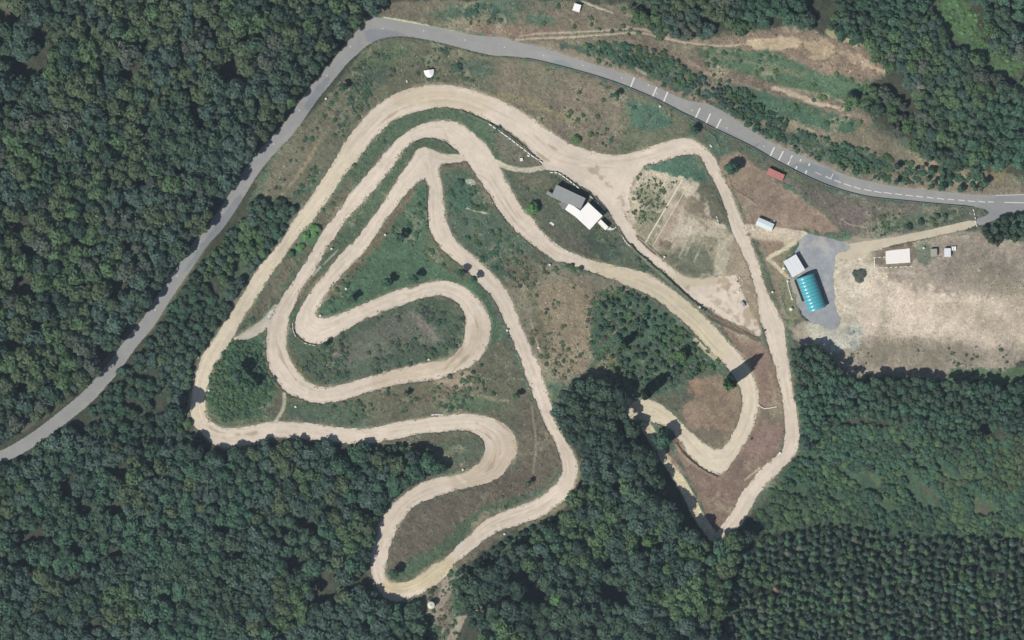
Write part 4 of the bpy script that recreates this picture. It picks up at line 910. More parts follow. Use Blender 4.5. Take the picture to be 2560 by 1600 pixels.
scrub([(640,480),(760,340),(880,165),(1000,100),(1240,145),(1480,200),(1740,310),(1600,370),(1440,362),(1280,262),(1150,215),(930,268),(780,420),(690,500)], 2210, 2, 8.2, G+['olive', 'grey'], .12)
scrub([(905,385),(1000,290),(1100,270),(1220,300),(1360,410),(1230,400),(1120,300),(980,350),(850,510),(700,730),(620,820),(700,650)], 1020, 2, 7.2, G+['bright', 'olive'], .0)
scrub([(1440,118),(1600,150),(1800,270),(2000,340),(2290,420),(2250,455),(2000,395),(1800,300),(1640,215),(1500,160)], 850, 3, 9.2, ['teal', 'dark', 'mid'], -.3)
scrub([(1180,0),(1560,0),(1740,100),(1560,90),(1290,60),(1150,60)], 442, 2, 8.2, G+['olive'], .1)
scrub([(1740,118),(1935,132),(2190,210),(2170,250),(2150,320),(1900,290),(1800,220)], 510, 2, 8.2, ['mid', 'bright', 'teal'], .0)
scrub([(2330,0),(2430,0),(2560,160),(2540,195),(2440,140)], 510, 2, 8.2, ['bright', 'bright', 'fresh', 'mid'], -.3)
scrub([(2180,540),(2440,525),(2440,545),(2190,592)], 102, 2, 7.2, G, .1)
scrub([(1900,400),(2060,470),(2300,515),(2160,590),(2040,510)], 204, 2, 6.2, GD, .0)
scrub([(2100,870),(2560,860),(2560,950),(2150,940)], 340, 2, 6.2, GD, .0)
scrub([(640,500),(745,515),(600,720),(500,880),(430,1000),(330,960),(450,740)], 510, 3, 9.2, ['teal', 'dark', 'mid'])
scrub([(1000,1500),(1130,1430),(1150,1600),(1030,1600)], 204, 2, 7.2, GD, .0)
scrub([(980,1440),(1100,1390),(1300,1170),(1330,1240),(1180,1330),(1000,1452)], 425, 2, 6.2, G+GD, .1)
scrub([(1575,430),(1700,450),(1650,560),(1570,560)], 442, 1.2, 4.8, ['mid', 'olive', 'grey'], .05, .5)
scrub([(845,225),(862,215),(800,320),(740,405),(700,470),(680,480),(730,390),(790,300)], 420, 3, 8, ['teal', 'mid', 'dark'])
scrub([(865,300),(880,310),(820,400),(770,480),(730,520),(715,505),(760,450),(820,360)], 420, 3, 7, ['teal', 'mid', 'olive'], -.2)
scrub([(880,165),(960,120),(1000,200),(930,260),(860,310)], 260, 3, 8, ['teal', 'mid', 'grey'], .0)
scrub([(1040,1500),(1100,1560),(1100,1600),(1030,1600)], 160, 3, 8, ['mid', 'teal', 'dark']); scrub([(1130,1450),(1180,1440),(1200,1520),(1140,1540)], 140, 3, 8, ['mid', 'teal', 'dark'])
tag(scr.build('scrub', M_LEAF, LIBS), 'low green and brownish bushes growing over the banks and islands', 'scrub', kind='stuff')

# --- weeds: tufts over every grassy surface, thicker where the ground is green
n = 430000
gx = RNG.uniform(-20, 2580, n); gy = RNG.uniform(-20, 1620, n)
ok = (sample(SD_ALL, gx, gy) > .2) & (RNG.uniform(size=n) < .12+.8*sample(VEG, gx, gy)) & (sample(N_FINE, gx, gy)+.5*sample(N_MID2, gx, gy) > RNG.uniform(-.7, .5, n))
gx, gy = gx[ok], gy[ok]
def inpoly_v(x, y, p):
    r = np.zeros(x.shape, bool)
    for (x0, y0), (x1, y1) in zip(p, p[1:]+p[:1]):
        if y0 != y1: r ^= ((y0 > y) != (y1 > y)) & (x < x0+(y-y0)*(x1-x0)/(y1-y0))
    return r
o_in = inpoly_v(gx, gy, OPEN) | inpoly_v(gx, gy, NORTH)
gx, gy = gx[o_in], gy[o_in]; n = len(gx)
base = lin(sample(GC, gx, gy))*RNG.uniform(.5, 1.55, n)[:, None]
base = base*(1-.35*RNG.uniform(size=(n, 1)))+PALL['mid']*.30*RNG.uniform(size=(n, 1))+lin((176, 166, 132))*.10*(RNG.uniform(size=(n, 1)) > .8)
pos = np.stack([(gx-1280)*S, (800-gy)*S, sample(Z, gx, gy)+.08], 1)
# grass creeping over the rims of the dirt
m_ = 26000; ax, ay = RNG.uniform(440, 2010, m_*14), RNG.uniform(180, 1510, m_*14); sdv = sample(SD_TRACK, ax, ay)
kk = (sdv < .5) & (sdv > -7) & (RNG.uniform(size=len(ax)) < np.exp(sdv/2.6)) & (sample(N_FINE, ax, ay)+sample(N_MID, ax, ay) > RNG.uniform(-.2, .9, len(ax)))
ax, ay = ax[kk], ay[kk]; base = np.vstack([base, lin((112, 108, 84))*RNG.uniform(.6, 1.3, (len(ax), 1))])
pos = np.vstack([pos, np.stack([(ax-1280)*S, (800-ay)*S, sample(Z, ax, ay)+.06], 1)]); n = len(pos)
wv, wq = leaves(RNG, pos, np.tile((0, 0, 1.), (n, 1)), RNG.uniform(.16, .46, n), .8)
tag(link('weeds', mk_mesh('weeds', wv, wq, None, M_WEED, np.repeat(base, 4, 0))), 'patchy grass and dry weeds between the dirt bends', 'weeds', kind='stuff')

# --- single trees and bushes that stand on their own
def lone(name, label, cat, x, y, r, h, hue, lib='crown', k=0, group=None):
    wx, wy = W(x, y); gz = ground_z(x, y)
    e = empty(name, (wx, wy, gz-.05), random.uniform(0, 6.28)); tag(e, label, cat, group)
    c = link('crown' if cat == 'tree' else 'foliage', tree_mesh(lib, k, hue), e); zs = h if lib == 'column' else min(r*S*1.05, h*.8); c.scale = (r*S, r*S, zs); c.location = (0, 0, 0 if lib == 'column' else h-.8*zs)
    mb = MB(); mb.tube((0, 0, -.1), (0, 0, h*.55), max(.06, h*.022), max(.03, h*.012), 7); mb.build('trunk' if cat == 'tree' else 'stem', M_BARK, e)
    return e
LONE = [
    ('poplar_tree', 'tall slender green poplar leaning its long shadow over the right hairpin', 'tree', 1822, 958, 15, 19, 'fresh', 'column', 0),
    ('poplar_tree', 'slender dark tree casting a long shadow above the bright dirt at the wood edge', 'tree', 1614, 984, 13, 15, 'olive', 'column', 1),
    ('poplar_tree', 'small slender tree with a thin shadow in the thicket left of the right hairpin', 'tree', 1562, 858, 9, 9, 'mid', 'column', 0),
    ('oak_tree', 'round grey green tree standing in the dirt gap at the wood edge', 'tree', 1654, 1098, 28, 10, 'teal', 'crown', 2),
    ('broadleaf_tree', 'bright green round tree with a dark round shadow left of the right hairpin', 'tree', 1703, 890, 18, 6, 'bright', 'crown', 3),
    ('broadleaf_tree', 'dark green tree on brown slope left of the red roofed shed', 'tree', 1829, 421, 21, 7, 'teal', 'crown', 4),
    ('broadleaf_tree', 'bright green bushy tree left of the white roofed clubhouse', 'tree', 1331, 522, 19, 4.5, 'fresh', 'crown', 5),
    ('broadleaf_tree', 'large tree with the biggest shadow on the round left island', 'tree', 592, 938, 24, 12, 'teal', 'crown', 6),
    ('broadleaf_tree', 'smaller tree beside the large one on the round left island', 'tree', 624, 966, 19, 9.5, 'teal', 'crown', 7),
    ('broadleaf_tree', 'tree at the inner foot of the lowest hairpin', 'tree', 984, 1432, 17, 6.5, 'teal', 'crown', 8),
    ('broadleaf_tree', 'upper of two small trees shading the dirt right of the triangle island', 'tree', 1152, 682, 12, 5.5, 'teal', 'crown', 9),
    ('broadleaf_tree', 'lower of two small trees shading the dirt right of the triangle island', 'tree', 1184, 698, 11, 5.5, 'teal', 'crown', 1),
    ('broadleaf_tree', 'upper tree in the middle of the triangle island', 'tree', 1002, 592, 15, 6, 'teal', 'crown', 0),
    ('broadleaf_tree', 'middle tree of the row above the long curve in the triangle island', 'tree', 970, 706, 14, 6, 'teal', 'crown', 3),
    ('broadleaf_tree', 'right tree of the row above the long curve in the triangle island', 'tree', 1036, 698, 13, 7, 'teal', 'crown', 5),
    ('broadleaf_tree', 'left tree of the row above the long curve in the triangle island', 'tree', 882, 748, 13, 6, 'teal', 'crown', 7),
    ('broadleaf_tree', 'small tree on the grass at the lower left of the second loop', 'tree', 1017, 984, 9, 4, 'mid', 'crown', 2),
    ('broadleaf_tree', 'small tree beside the long straight right of the second loop', 'tree', 1291, 990, 10, 4.5, 'mid', 'crown', 4),
    ('broadleaf_tree', 'small dark tree inside the lower right bend', 'tree', 1322, 1208, 10, 4.5, 'mid', 'crown', 6),
    ('broadleaf_tree', 'small tree at the tip of the inner hairpin', 'tree', 812, 862, 11, 4.5, 'teal', 'crown', 8),
    ('broadleaf_tree', 'small tree beside the guardrail left of the white road bars', 'tree', 1541, 238, 10, 4.5, 'teal', 'crown', 9),
    ('broadleaf_tree', 'small tree touching the guardrail at the lower road bars', 'tree', 1734, 326, 13, 5, 'teal', 'crown', 1),
    ('broadleaf_tree', 'dark tree on the slope right of the left road section', 'tree', 858, 218, 12, 5, 'teal', 'crown', 0),
    ('broadleaf_tree', 'yellow green tree in the dark wood left of the bottom tip', 'tree', 1618, 1350, 18, 12.5, 'bright', 'crown', 2),
    ('broadleaf_tree', 'pale green tree at the lower edge of the wood right of the tank', 'tree', 1388, 1496, 17, 11, 'fresh', 'crown', 4),
    ('broadleaf_tree', 'tall dark tree whose shadow crosses the dirt at the left bend', 'tree', 440, 1030, 31, 16, 'deep', 'crown', 3),
    ('broadleaf_tree', 'tall dark tree at the outer side of the lower left corner', 'tree', 478, 1118, 18, 11, 'deep', 'crown', 6),
    ('bush', 'bright green bush at the outer rim of the top dirt straight', 'bush', 1441, 349, 14, 1.8, 'bright', 'crown', 5),
    ('bush', 'upper bright green bush between the two left straights', 'bush', 788, 574, 17, 2.2, 'fresh', 'crown', 3),
    ('bush', 'second bright green bush from the top between the two left straights', 'bush', 765, 590, 15, 2, 'fresh', 'crown', 6),
    ('bush', 'third bright green bush from the top between the two left straights', 'bush', 750, 619, 13, 2, 'fresh', 'crown', 7),
    ('bush', 'lowest bright green bush between the two left straights', 'bush', 728, 634, 12, 2, 'mid', 'crown', 8),
    ('bush', 'flat grey green bush on the pale dirt right of the gravel yard', 'bush', 2149, 687, 20, 1.1, 'grey', 'crown', 9),
    ('bush', 'left dark bush on the bank above the drive', 'bush', 2270, 568, 11, 1.8, 'deep', 'crown', 0),
    ('bush', 'second dark bush from the left on the bank above the drive', 'bush', 2301, 554, 10, 1.8, 'deep', 'crown', 1),
    ('bush', 'third dark bush from the left on the bank above the drive', 'bush', 2344, 541, 8, 1.5, 'dark', 'crown', 2),
    ('bush', 'rightmost dark bush on the bank above the drive', 'bush', 2362, 541, 8, 1.4, 'dark', 'crown', 3),
    ('bush', 'small dark bush above the water tank beside the dirt', 'bush', 1080, 1478, 6, 1.3, 'dark', 'crown', 4),
    ('bush', 'teal green clump under the paths in the area left of the clubhouse', 'bush', 1150, 458, 12, 1.4, 'teal', 'crown', 5),
    ('bush', 'small round bush in the upper part of the triangle island', 'bush', 1047, 513, 8, 1.1, 'teal', 'crown', 6),
    ('bush', 'pair of low bushes at the curve below the clubhouse island, left one', 'bush', 1430, 664, 8, 1.2, 'dark', 'crown', 7),
    ('bush', 'right low bush at the curve below the clubhouse island', 'bush', 1451, 672, 8, 1.2, 'dark', 'crown', 8),
    ('bush', 'dark bush on the grass right of the white tent', 'bush', 1145, 170, 13, 1.6, 'teal', 'crown', 9),
    ('bush', 'small round bush on the grass right of the second loop', 'bush', 1203, 913, 5, 1, 'dark', 'crown', 1),
    ('bush', 'small round bush beside the lower right rim of the second loop', 'bush', 1182, 931, 6, 1, 'dark', 'crown', 2),
    ('bush', 'small round bush in the grass above the lower loop', 'bush', 1231, 985, 8, 1, 'mid', 'crown', 3),
]
for row in LONE: lone(*row)
# a dead tree with pale bare limbs
def bare_tree(x, y, h, label):
    wx, wy = W(x, y); e = empty('dead_tree', (wx, wy, ground_z(x, y))); tag(e, label, 'tree')
    r = random.Random(int(x)); m = MB(); m.tube((0, 0, 0), (0, 0, h*.6), .22, .14, 7); m.build('trunk', M_DEAD, e); m = MB()
    for i in range(13):
        a = r.uniform(0, 6.28); z = h*r.uniform(.35, .62); L_ = r.uniform(1.6, 3.8)
        p = (0, 0, z); q = (L_*math.cos(a), L_*math.sin(a), z+r.uniform(.8, 3)); m.tube(p, q, .13, .07, 5)
        for _ in range(3):
            f = r.uniform(.45, .95); s = tuple(p[k]+(q[k]-p[k])*f for k in range(3)); b = a+r.uniform(-1, 1)
            m.tube(s, (s[0]+1.3*math.cos(b), s[1]+1.3*math.sin(b), s[2]+r.uniform(.2, 1)), .07, .03, 4)
    m.build('limbs', M_DEAD, e)
bare_tree(2290, 222, 11, 'dead tree with pale bare limbs on the wooded slope, upper right')
bare_tree(1655, 1285, 11, 'dead tree with pale bare limbs at the edge of the dark middle wood')
for x_, y_, t_ in ((470, 205, 'upper'), (190, 640, 'left'), (300, 120, 'top'), (640, 330, 'roadside')): bare_tree(x_, y_, 12, 'dead tree with pale bare limbs in the left wood, '+t_+' part')
bare_tree(520, 1205, 10, 'dead tree with pale bare limbs in the lower left wood near the corner'); bare_tree(800, 1400, 10, 'dead tree with pale bare limbs in the lower left wood left of the bottom loop')
bare_tree(1478, 1275, 12, 'dead tree with pale bare limbs in the middle wood right of the lower bend')
# ------------------------------------------------------------------ buildings and other things
M_WHITE = simple_mat('white_sheet_roof', (250, 248, 243), .55, .03, 1.5)
M_WHITE2 = simple_mat('white_paint', (232, 230, 222), .6, .06, 1.5)
M_GREYROOF = simple_mat('weathered_grey_sheet', (152, 154, 152), .7, .10, .7, stain=(134, 134, 128))
M_SILVER = simple_mat('pale_metal_sheet', (228, 230, 232), .45, .04, 1., .5)
M_BLUEROOF = simple_mat('pale_blue_sheet', (220, 232, 232), .5, .04, 1., .4)
M_REDROOF = simple_mat('faded_red_sheet', (178, 116, 108), .65, .12, .8, stain=(190, 144, 132))
M_WALL = simple_mat('plaster_wall', (176, 172, 162), .85, .08, 1.)
M_WALLG = simple_mat('grey_wall', (136, 134, 130), .85, .08, 1.)
M_DARK = simple_mat('dark_void', (40, 38, 40), .7, .1, 1.)
M_DOOR = simple_mat('door_paint', (96, 100, 104), .6, .1, 1.)
M_GLASS = simple_mat('window_glass', (60, 72, 80), .15, .05, 1., .8)
M_CONC = simple_mat('concrete', (170, 166, 152), .9, .08, 1.2)
M_CONCW = simple_mat('pale_concrete', (246, 240, 233), .9, .04, .8)
M_TIMBER = simple_mat('pale_timber', (228, 221, 192), .85, .08, 2.)
M_STEEL = simple_mat('galvanised_steel', (170, 172, 172), .45, .08, 2., .5, .4)
M_PAINT = simple_mat('road_paint', (226, 226, 220), .8, .06, 3.)
M_POLE = simple_mat('pole_concrete', (150, 144, 134), .85, .08, 2.)
M_RUBBER = simple_mat('tyre_rubber', (44, 44, 46), .8, .15, 3.)
M_TILE = simple_mat('light_container_wall', (150, 164, 168), .6, .06, 1.)
m_, nt_, b_ = new_mat('turquoise_sheet'); M_TEAL = m_
c_ = nt_.nodes.new('ShaderNodeRGB'); c_.outputs[0].default_value = (*(lin((80, 168, 180))*.85), 1)
nt_.links.new(mul(nt_, c_.outputs[0], rng_map(nt_, nz(nt_, .8, 4), .93, 1.07)), b_.inputs['Base Color'])
b_.inputs['Roughness'].default_value = .3; b_.inputs['Specular IOR Level'].default_value = .5

def rect(c4):
    """centre (world), length, width, angle of a four-cornered outline given in photo pixels"""
    p = [np.array(W(*q)) for q in c4]; c = sum(p)/4
    u = ((p[1]-p[0])+(p[2]-p[3]))/2; v = ((p[3]-p[0])+(p[2]-p[1]))/2
    return c, float(np.linalg.norm(u)), float(np.linalg.norm(v)), math.atan2(u[1], u[0])

def house(name, label, cat, c4, h, roof_mat, wall_mat, roof='mono', rise=.5, over=.25, ribs=0, doors=1, windows=1, seams=0, z=None):
    c, Lx, Ly, a = rect(c4)
    px, py = c[0]/S+1280, 800-c[1]/S
    e = empty(name, (c[0], c[1], (ground_z(px, py) if z is None else z)-.02), a); tag(e, label, cat)
    wl, wd = Lx-2*over, Ly-2*over
    def rz(y): return h+(rise*(y/Ly+.5) if roof == 'mono' else rise*(1-abs(y)/(Ly/2)) if roof == 'gable' else 0)
    mb = MB()
    ys = [-wd/2, wd/2] if roof != 'gable' else [-wd/2, 0, wd/2]
    # walls: profile extruded along x
    prof = [(-wd/2, -.4)]+[(wd/2, -.4)]+[(y, rz(y)-.10) for y in ys[::-1]]
    n = len(prof); v = [(-wl/2, y, zz) for y, zz in prof]+[(wl/2, y, zz) for y, zz in prof]
    f = [tuple(range(n-1, -1, -1)), tuple(range(n, 2*n))]+[(i, (i+1) % n, n+(i+1) % n, n+i) for i in range(n)]
    mb.add(v, f); wall = mb.build('wall', wall_mat, e)
    mb = MB(); ys = [-Ly/2, Ly/2] if roof != 'gable' else [-Ly/2, 0, Ly/2]
    for y0, y1 in zip(ys[:-1], ys[1:]):
        z0, z1 = rz(y0), rz(y1)
        v = [(sx*Lx/2, y, zz+t) for t in (-.06, .02) for sx, y, zz in ((-1, y0, z0), (1, y0, z0), (1, y1, z1), (-1, y1, z1))]
        mb.add(v, [(3, 2, 1, 0), (4, 5, 6, 7), (0, 1, 5, 4), (1, 2, 6, 5), (2, 3, 7, 6), (3, 0, 4, 7)])
        for i in range(ribs):
            x = -Lx/2+(i+.5)*Lx/ribs
            v = [(x+sx*.045, y, zz+t) for t in (.021, .07) for sx, y, zz in ((-1, y0, z0), (1, y0, z0), (1, y1, z1), (-1, y1, z1))]
            mb.add(v, [(4, 5, 6, 7), (0, 1, 5, 4), (1, 2, 6, 5), (2, 3, 7, 6), (3, 0, 4, 7)])
    for i in range(1, seams+1):
        y = -Ly/2+i*Ly/(seams+1); zz = rz(y)
        mb.box(0, y, zz+.022, Lx, .35, .05)
    mb.build('roof', roof_mat, e)
    for i in range(doors):
        mb = MB(); mb.box(-wl/4+i*wl/2, -wd/2-.03, .02, .9, .06, min(2.0, h-.3)); d = mb.build('door', M_DOOR, e)
        k = MB(); k.box(-wl/4+i*wl/2+.32, -wd/2-.075, .98, .12, .03, .04); k.build('handle', M_STEEL, d)
    if h > 2.2:
        for i in range(windows):
            mb = MB(); mb.box(-wl/2+(i+.7)*wl/(windows+.4), wd/2+.02, 1.0, 1.0, .04, .8); mb.build('window', M_GLASS, e)
    return e

house('clubhouse_wing', 'grey roofed upper left section of the clubhouse', 'building', [(1378,492),(1419,512),(1433.4,481.7),(1391,462.5)], 3.4, M_GREYROOF, M_WALLG, 'mono', .35, .2, 9, 1, 2)
house('clubhouse_wing', 'grey roofed middle section of the clubhouse beside the white roof', 'building', [(1419.5,509.5),(1450,522.5),(1465,497.5),(1434,482)], 3.7, M_GREYROOF, M_WALLG, 'mono', .3, .2, 7, 1, 1)
house('clubhouse', 'large white roofed clubhouse block beside the dirt plaza', 'building', [(1440.5,546),(1473.6,573.4),(1506,541.7),(1466.8,502)], 3.9, M_WHITE, M_WALL, 'mono', .35, .25, 11, 2, 3)
house('clubhouse_wing', 'low white roofed wing of the clubhouse below the grey roofs', 'building', [(1411.6,521),(1440,546),(1449.5,523.5),(1423.5,511)], 3.1, M_WHITE, M_WALL, 'mono', .3, .2, 7, 1, 1)
house('lean_to', 'small white and grey lean-to at the lower right end of the clubhouse', 'shed', [(1494,557),(1513,576),(1521,568),(1501.5,548.5)], 2.1, M_WHITE2, M_WALLG, 'mono', .5, .15, 5, 0, 0)
house('shed', 'pale metal roofed shed with three roof bands above the turquoise hall', 'shed', [(1956.5,654),(1981.7,694.6),(2011.4,674),(1989.6,635.7)], 2.4, M_SILVER, M_WALLG, 'mono', .25, .2, 8, 1, 1, 2)
house('site_cabin', 'pale blue roofed site cabin beside the brown slope', 'cabin', [(1888.7,562.5),(1928,579),(1934.6,560.5),(1895,543)], 2.0, M_BLUEROOF, M_TILE, 'gable', .3, .1, 8, 1, 1)
house('storage_shed', 'red roofed storage shed below the guardrail', 'shed', [(1915.7,436),(1955,453),(1961,438),(1921.5,419)], 1.5, M_REDROOF, M_WALLG, 'mono', .5, .15, 9, 0, 0)
house('hut', 'grey roofed hut right of the white slab', 'shed', [(2326,641),(2342,641),(2342,621.6),(2325,622.8)], 1.6, M_CONC, M_WALLG, 'mono', .2, .12, 4, 1, 0)
house('hut', 'white roofed hut beside two white boxes', 'shed', [(2360,642),(2376,642),(2376,620.5),(2359.6,621)], 1.7, M_SILVER, M_WALL, 'mono', .2, .12, 0, 1, 0)
house('shelter', 'white shelter standing alone on the dry grass above the road', 'shed', [(1431,26),(1448,32),(1453,13),(1436,9)], 1.6, M_WHITE, M_WALL, 'mono', .2, .15, 0, 1, 0)
# slatted deck and thin awning at the grey end of the clubhouse
def deck():
    c, Lx, Ly, a = rect([(1397,510),(1409,526),(1426,508),(1416,494)]); e = empty('timber_deck', (c[0], c[1], ground_z(1410, 510)), a); tag(e, 'weathered grey slatted deck between the grey roof and the low white wing', 'deck')
    m = MB()
    for i in range(9): m.box(-Lx/2+(i+.5)*Lx/9, 0, .62, Lx/9*.68, Ly, .06)
    m.build('slats', M_GREYROOF, e)
    for sx in (-1, 1):
        for sy in (-1, 1): m = MB(); m.box(sx*(Lx/2-.15), sy*(Ly/2-.15), -.2, .12, .12, .81); m.build('leg', M_BARK, e)
deck()
def awning():
    c, Lx, Ly, a = rect([(1364,484),(1379,494),(1384,487),(1370,478)]); e = empty('awning', (c[0], c[1], ground_z(1373, 486)), a); tag(e, 'thin grey awning at the left end of the clubhouse', 'awning')
    m = MB(); m.box(0, 0, 2.0, Lx, Ly, .06); m.build('sheet', M_GREYROOF, e)
    for sx in (-1, 1):
        for sy in (-1, 1): m = MB(); m.box(sx*(Lx/2-.1), sy*(Ly/2-.1), -.2, .09, .09, 2.19); m.build('post', M_BARK, e)
awning()
# seams and a notch edge on the pale metal shed roof
c, Lx, Ly, a = rect([(1956.5,654),(1981.7,694.6),(2011.4,674),(1989.6,635.7)])
# hall with the turquoise barrel roof
def hall():
    c, Lx, Ly, a = rect([(2022,782.5),(2063,766.7),(2035,682),(1992,696.6)])        # x across, y along
    e = empty('barrel_hall', (c[0], c[1], 0), a); tag(e, 'hall with a shiny turquoise barrel roof in the gravel yard', 'hall')
    R = Lx/2; rise = R*.72; h0 = 1.5; nb = 10; na = 20; ny = 7
    v, f = [], []
    for b in range(nb):                                                   # ten bulging roof bays
        y0, y1 = -Ly/2+b*Ly/nb+.004, -Ly/2+(b+1)*Ly/nb-.004
        o = len(v)
        for j in range(ny):
            y = y0+(y1-y0)*j/(ny-1); q = 2*j/(ny-1)-1; k = 1+.022*(1-q*q)
            for i in range(na+1):
                t = math.pi*i/na; v.append((-R*math.cos(t)*1.0*(1 if i in (0, na) else k), y, h0+rise*math.sin(t)*k))
        for j in range(ny-1):
            for i in range(na):
                A = o+j*(na+1)+i; f.append((A, A+na+1, A+na+2, A+1))
        # dark joint under the bays
    me = bpy.data.meshes.new('roof'); me.from_pydata(v, [], f); me.update()
    me.polygons.foreach_set('use_smooth', [True]*len(f)); me.materials.append(M_TEAL)
    ro = link('roof', me, e); sd = ro.modifiers.new('sheet', 'SOLIDIFY'); sd.thickness = .06; sd.offset = -1
    m = MB(); vv = []
    for y in (-Ly/2+.15, Ly/2-.15):
        vv += [(-(R-.18)*math.cos(math.pi*i/na), y, h0-.1+(rise-.12)*math.sin(math.pi*i/na)) for i in range(na+1)]
    m.add(vv, [(i, na+1+i, na+2+i, i+1) for i in range(na)]); m.build('roof_lining', M_TEAL, e)
    for sgn in (-1, 1):
        m = MB(); p = [(-(R-.2)*math.cos(math.pi*i/na), h0-.1+(rise-.2)*math.sin(math.pi*i/na)) for i in range(na+1)]
        p = [(-(R-.2), -.3)]+p+[(R-.2, -.3)]; n = len(p); y = sgn*(Ly/2-.3)
        m.add([(x, y-.1, z) for x, z in p]+[(x, y+.1, z) for x, z in p], [tuple(range(n)), tuple(range(2*n-1, n-1, -1))]+[(i, n+i, n+(i+1) % n, (i+1) % n) for i in range(n)])
        m.build('end_wall', M_WALLG, e)
        m = MB(); m.box(sgn*(R-.25), 0, -.3, .16, Ly-.7, h0+.15); m.build('side_wall', M_WALLG, e)
    m = MB(); m.box(0, -Ly/2+.13, .02, 3.2, .08, 2.6); m.build('door', M_DOOR, e)
hall()
def shade_strip():  # black sheet on posts, its colour standing in for shade beside the hall
    c, Lx, Ly, a = rect([(2003,755),(2007,753),(1992,698),(1988,699)])
    e = empty('lean_to', (c[0], c[1], 0), a); tag(e, 'narrow black sheet standing in for the shaded strip left of the turquoise hall', 'shed')
    m = MB(); m.box(0, 0, 1.9, Lx+.3, Ly, .08); m.build('roof', M_DARK, e)
    for k in range(5):
        m = MB(); m.box(-Lx/2+.05, -Ly/2+.2+k*(Ly-.4)/4, -.2, .1, .1, 2.1); m.build('post', M_DARK, e)
shade_strip()
m = MB(); m.prism([W(*p) for p in [(1969,701),(1986,695),(2004,752),(1990,762),(1983,752)]], -.2, .16)
tag(m.build('concrete_pad', M_CONC), 'grey concrete pad between the grass bank and the turquoise hall', 'pad')
m = MB(); m.ribbon([W(*p) for p in [(1967,700),(1972,722),(1980,748)]], .3, -.2, .55)
tag(m.build('low_wall', M_CONCW), 'low pale wall along the left edge of the concrete pad', 'wall')
# bands on the metal shed
def drum(x, y, r, h, name, label, cat, mat=None, group=None, lid=True):
    wx, wy = W(x, y); e = empty(name, (wx, wy, ground_z(x, y)-.03)); tag(e, label, cat, group)
    m = MB(); m.cyl(0, 0, 0, h, r*.98, r, 20); m.cyl(0, 0, h*.48, h*.54, r*1.03, r*1.03, 20); m.build('body', mat or M_WHITE2, e)
    if lid:
        m = MB(); m.cyl(0, 0, h, h+.12*r+.03, r*.96, r*.5, 20); m.cyl(0, 0, h+.12*r+.03, h+.12*r+.09, r*.2, r*.18, 10); m.build('lid', mat or M_WHITE2, e)
    return e
drum(1959, 671, .75, 1.3, 'plastic_tank', 'white round tank left of the pale metal shed', 'tank')
drum(1977, 773, .8, 1.2, 'plastic_tank', 'white round tank left of the lower end of the turquoise hall', 'tank')
drum(1969, 703, .5, .8, 'plastic_barrel', 'white barrel at the top end of the low pale wall', 'barrel')
drum(1980, 747, .5, .7, 'plastic_barrel', 'white barrel at the lower end of the low pale wall', 'barrel')
# big round water tank with a ribbed cone lid
wx, wy = W(1078, 1512); e = empty('water_tank', (wx, wy, ground_z(1078, 1512)-.05)); tag(e, 'round pale water tank with a ribbed lid below the lowest hairpin', 'tank')
m = MB(); m.cyl(0, 0, 0, 3.5, 1.78, 1.78, 36); m.cyl(0, 0, 1.1, 1.2, 1.83, 1.83, 36); m.cyl(0, 0, 2.3, 2.4, 1.83, 1.83, 36); m.build('tank_body', simple_mat('cream_plastic', (226, 222, 204), .6, .04, 1.), e)
m = MB(); m.cyl(0, 0, 3.501, 3.75, 1.72, .5, 36); lid = m.build('lid', bpy.data.materials['cream_plastic'], e)
for i in range(16):
    a = i*math.pi/8; m = MB(); m.tube((1.66*math.cos(a), 1.66*math.sin(a), 3.54), (.5*math.cos(a), .5*math.sin(a), 3.78), .035, .03, 5); m.build('rib', bpy.data.materials['cream_plastic'], lid)
m = MB(); m.cyl(.12, .1, 3.74, 3.82, .24, .24, 14); m.build('hatch', M_DARK, lid)
# D-shaped white tent hut
def tent():
    cx, cy = W(1073, 181); e = empty('tent_hut', (cx, cy, ground_z(1073, 181)-.03), math.radians(8)); tag(e, 'white half round tent hut on the grass above the top bend', 'hut')
    n = 10; r = 2.45
    base = [(-r*math.cos(math.pi*i/n), 1.1-(3.7*math.sin(math.pi*i/n))) for i in range(n+1)]
    v = [(x, y, -.2) for x, y in base]+[(x, y, 1.25) for x, y in base]+[(0, 1.1, 1.9), (0, -.6, 1.8)]
    f = [(i+1, i, n+1+i, n+2+i) for i in range(n)]+[(0, n, 2*n+1, 2*n+2, n+1)]
    m = MB(); m.add(v, f); m.build('wall', M_WHITE2, e)
    m = MB(); k = 1.05; bb = [(x*k, (y-1.1)*k+1.13) for x, y in base]
    v = [(x, y, 1.22) for x, y in bb]+[(0, 1.16, 2.0), (0, -.6, 1.88)]; t, s = n+1, n+2
    f = [(i, i+1, s) for i in range(2, n-2)]+[(0, 1, s, t), (1, 2, s), (n-2, n-1, s), (n-1, n, t, s)]
    m.add(v, f); m.build('roof', M_WHITE, e)
    m = MB(); m.box(0, 1.13, .05, 1.0, .05, 1.2); m.build('door', M_DOOR, e)
tent()
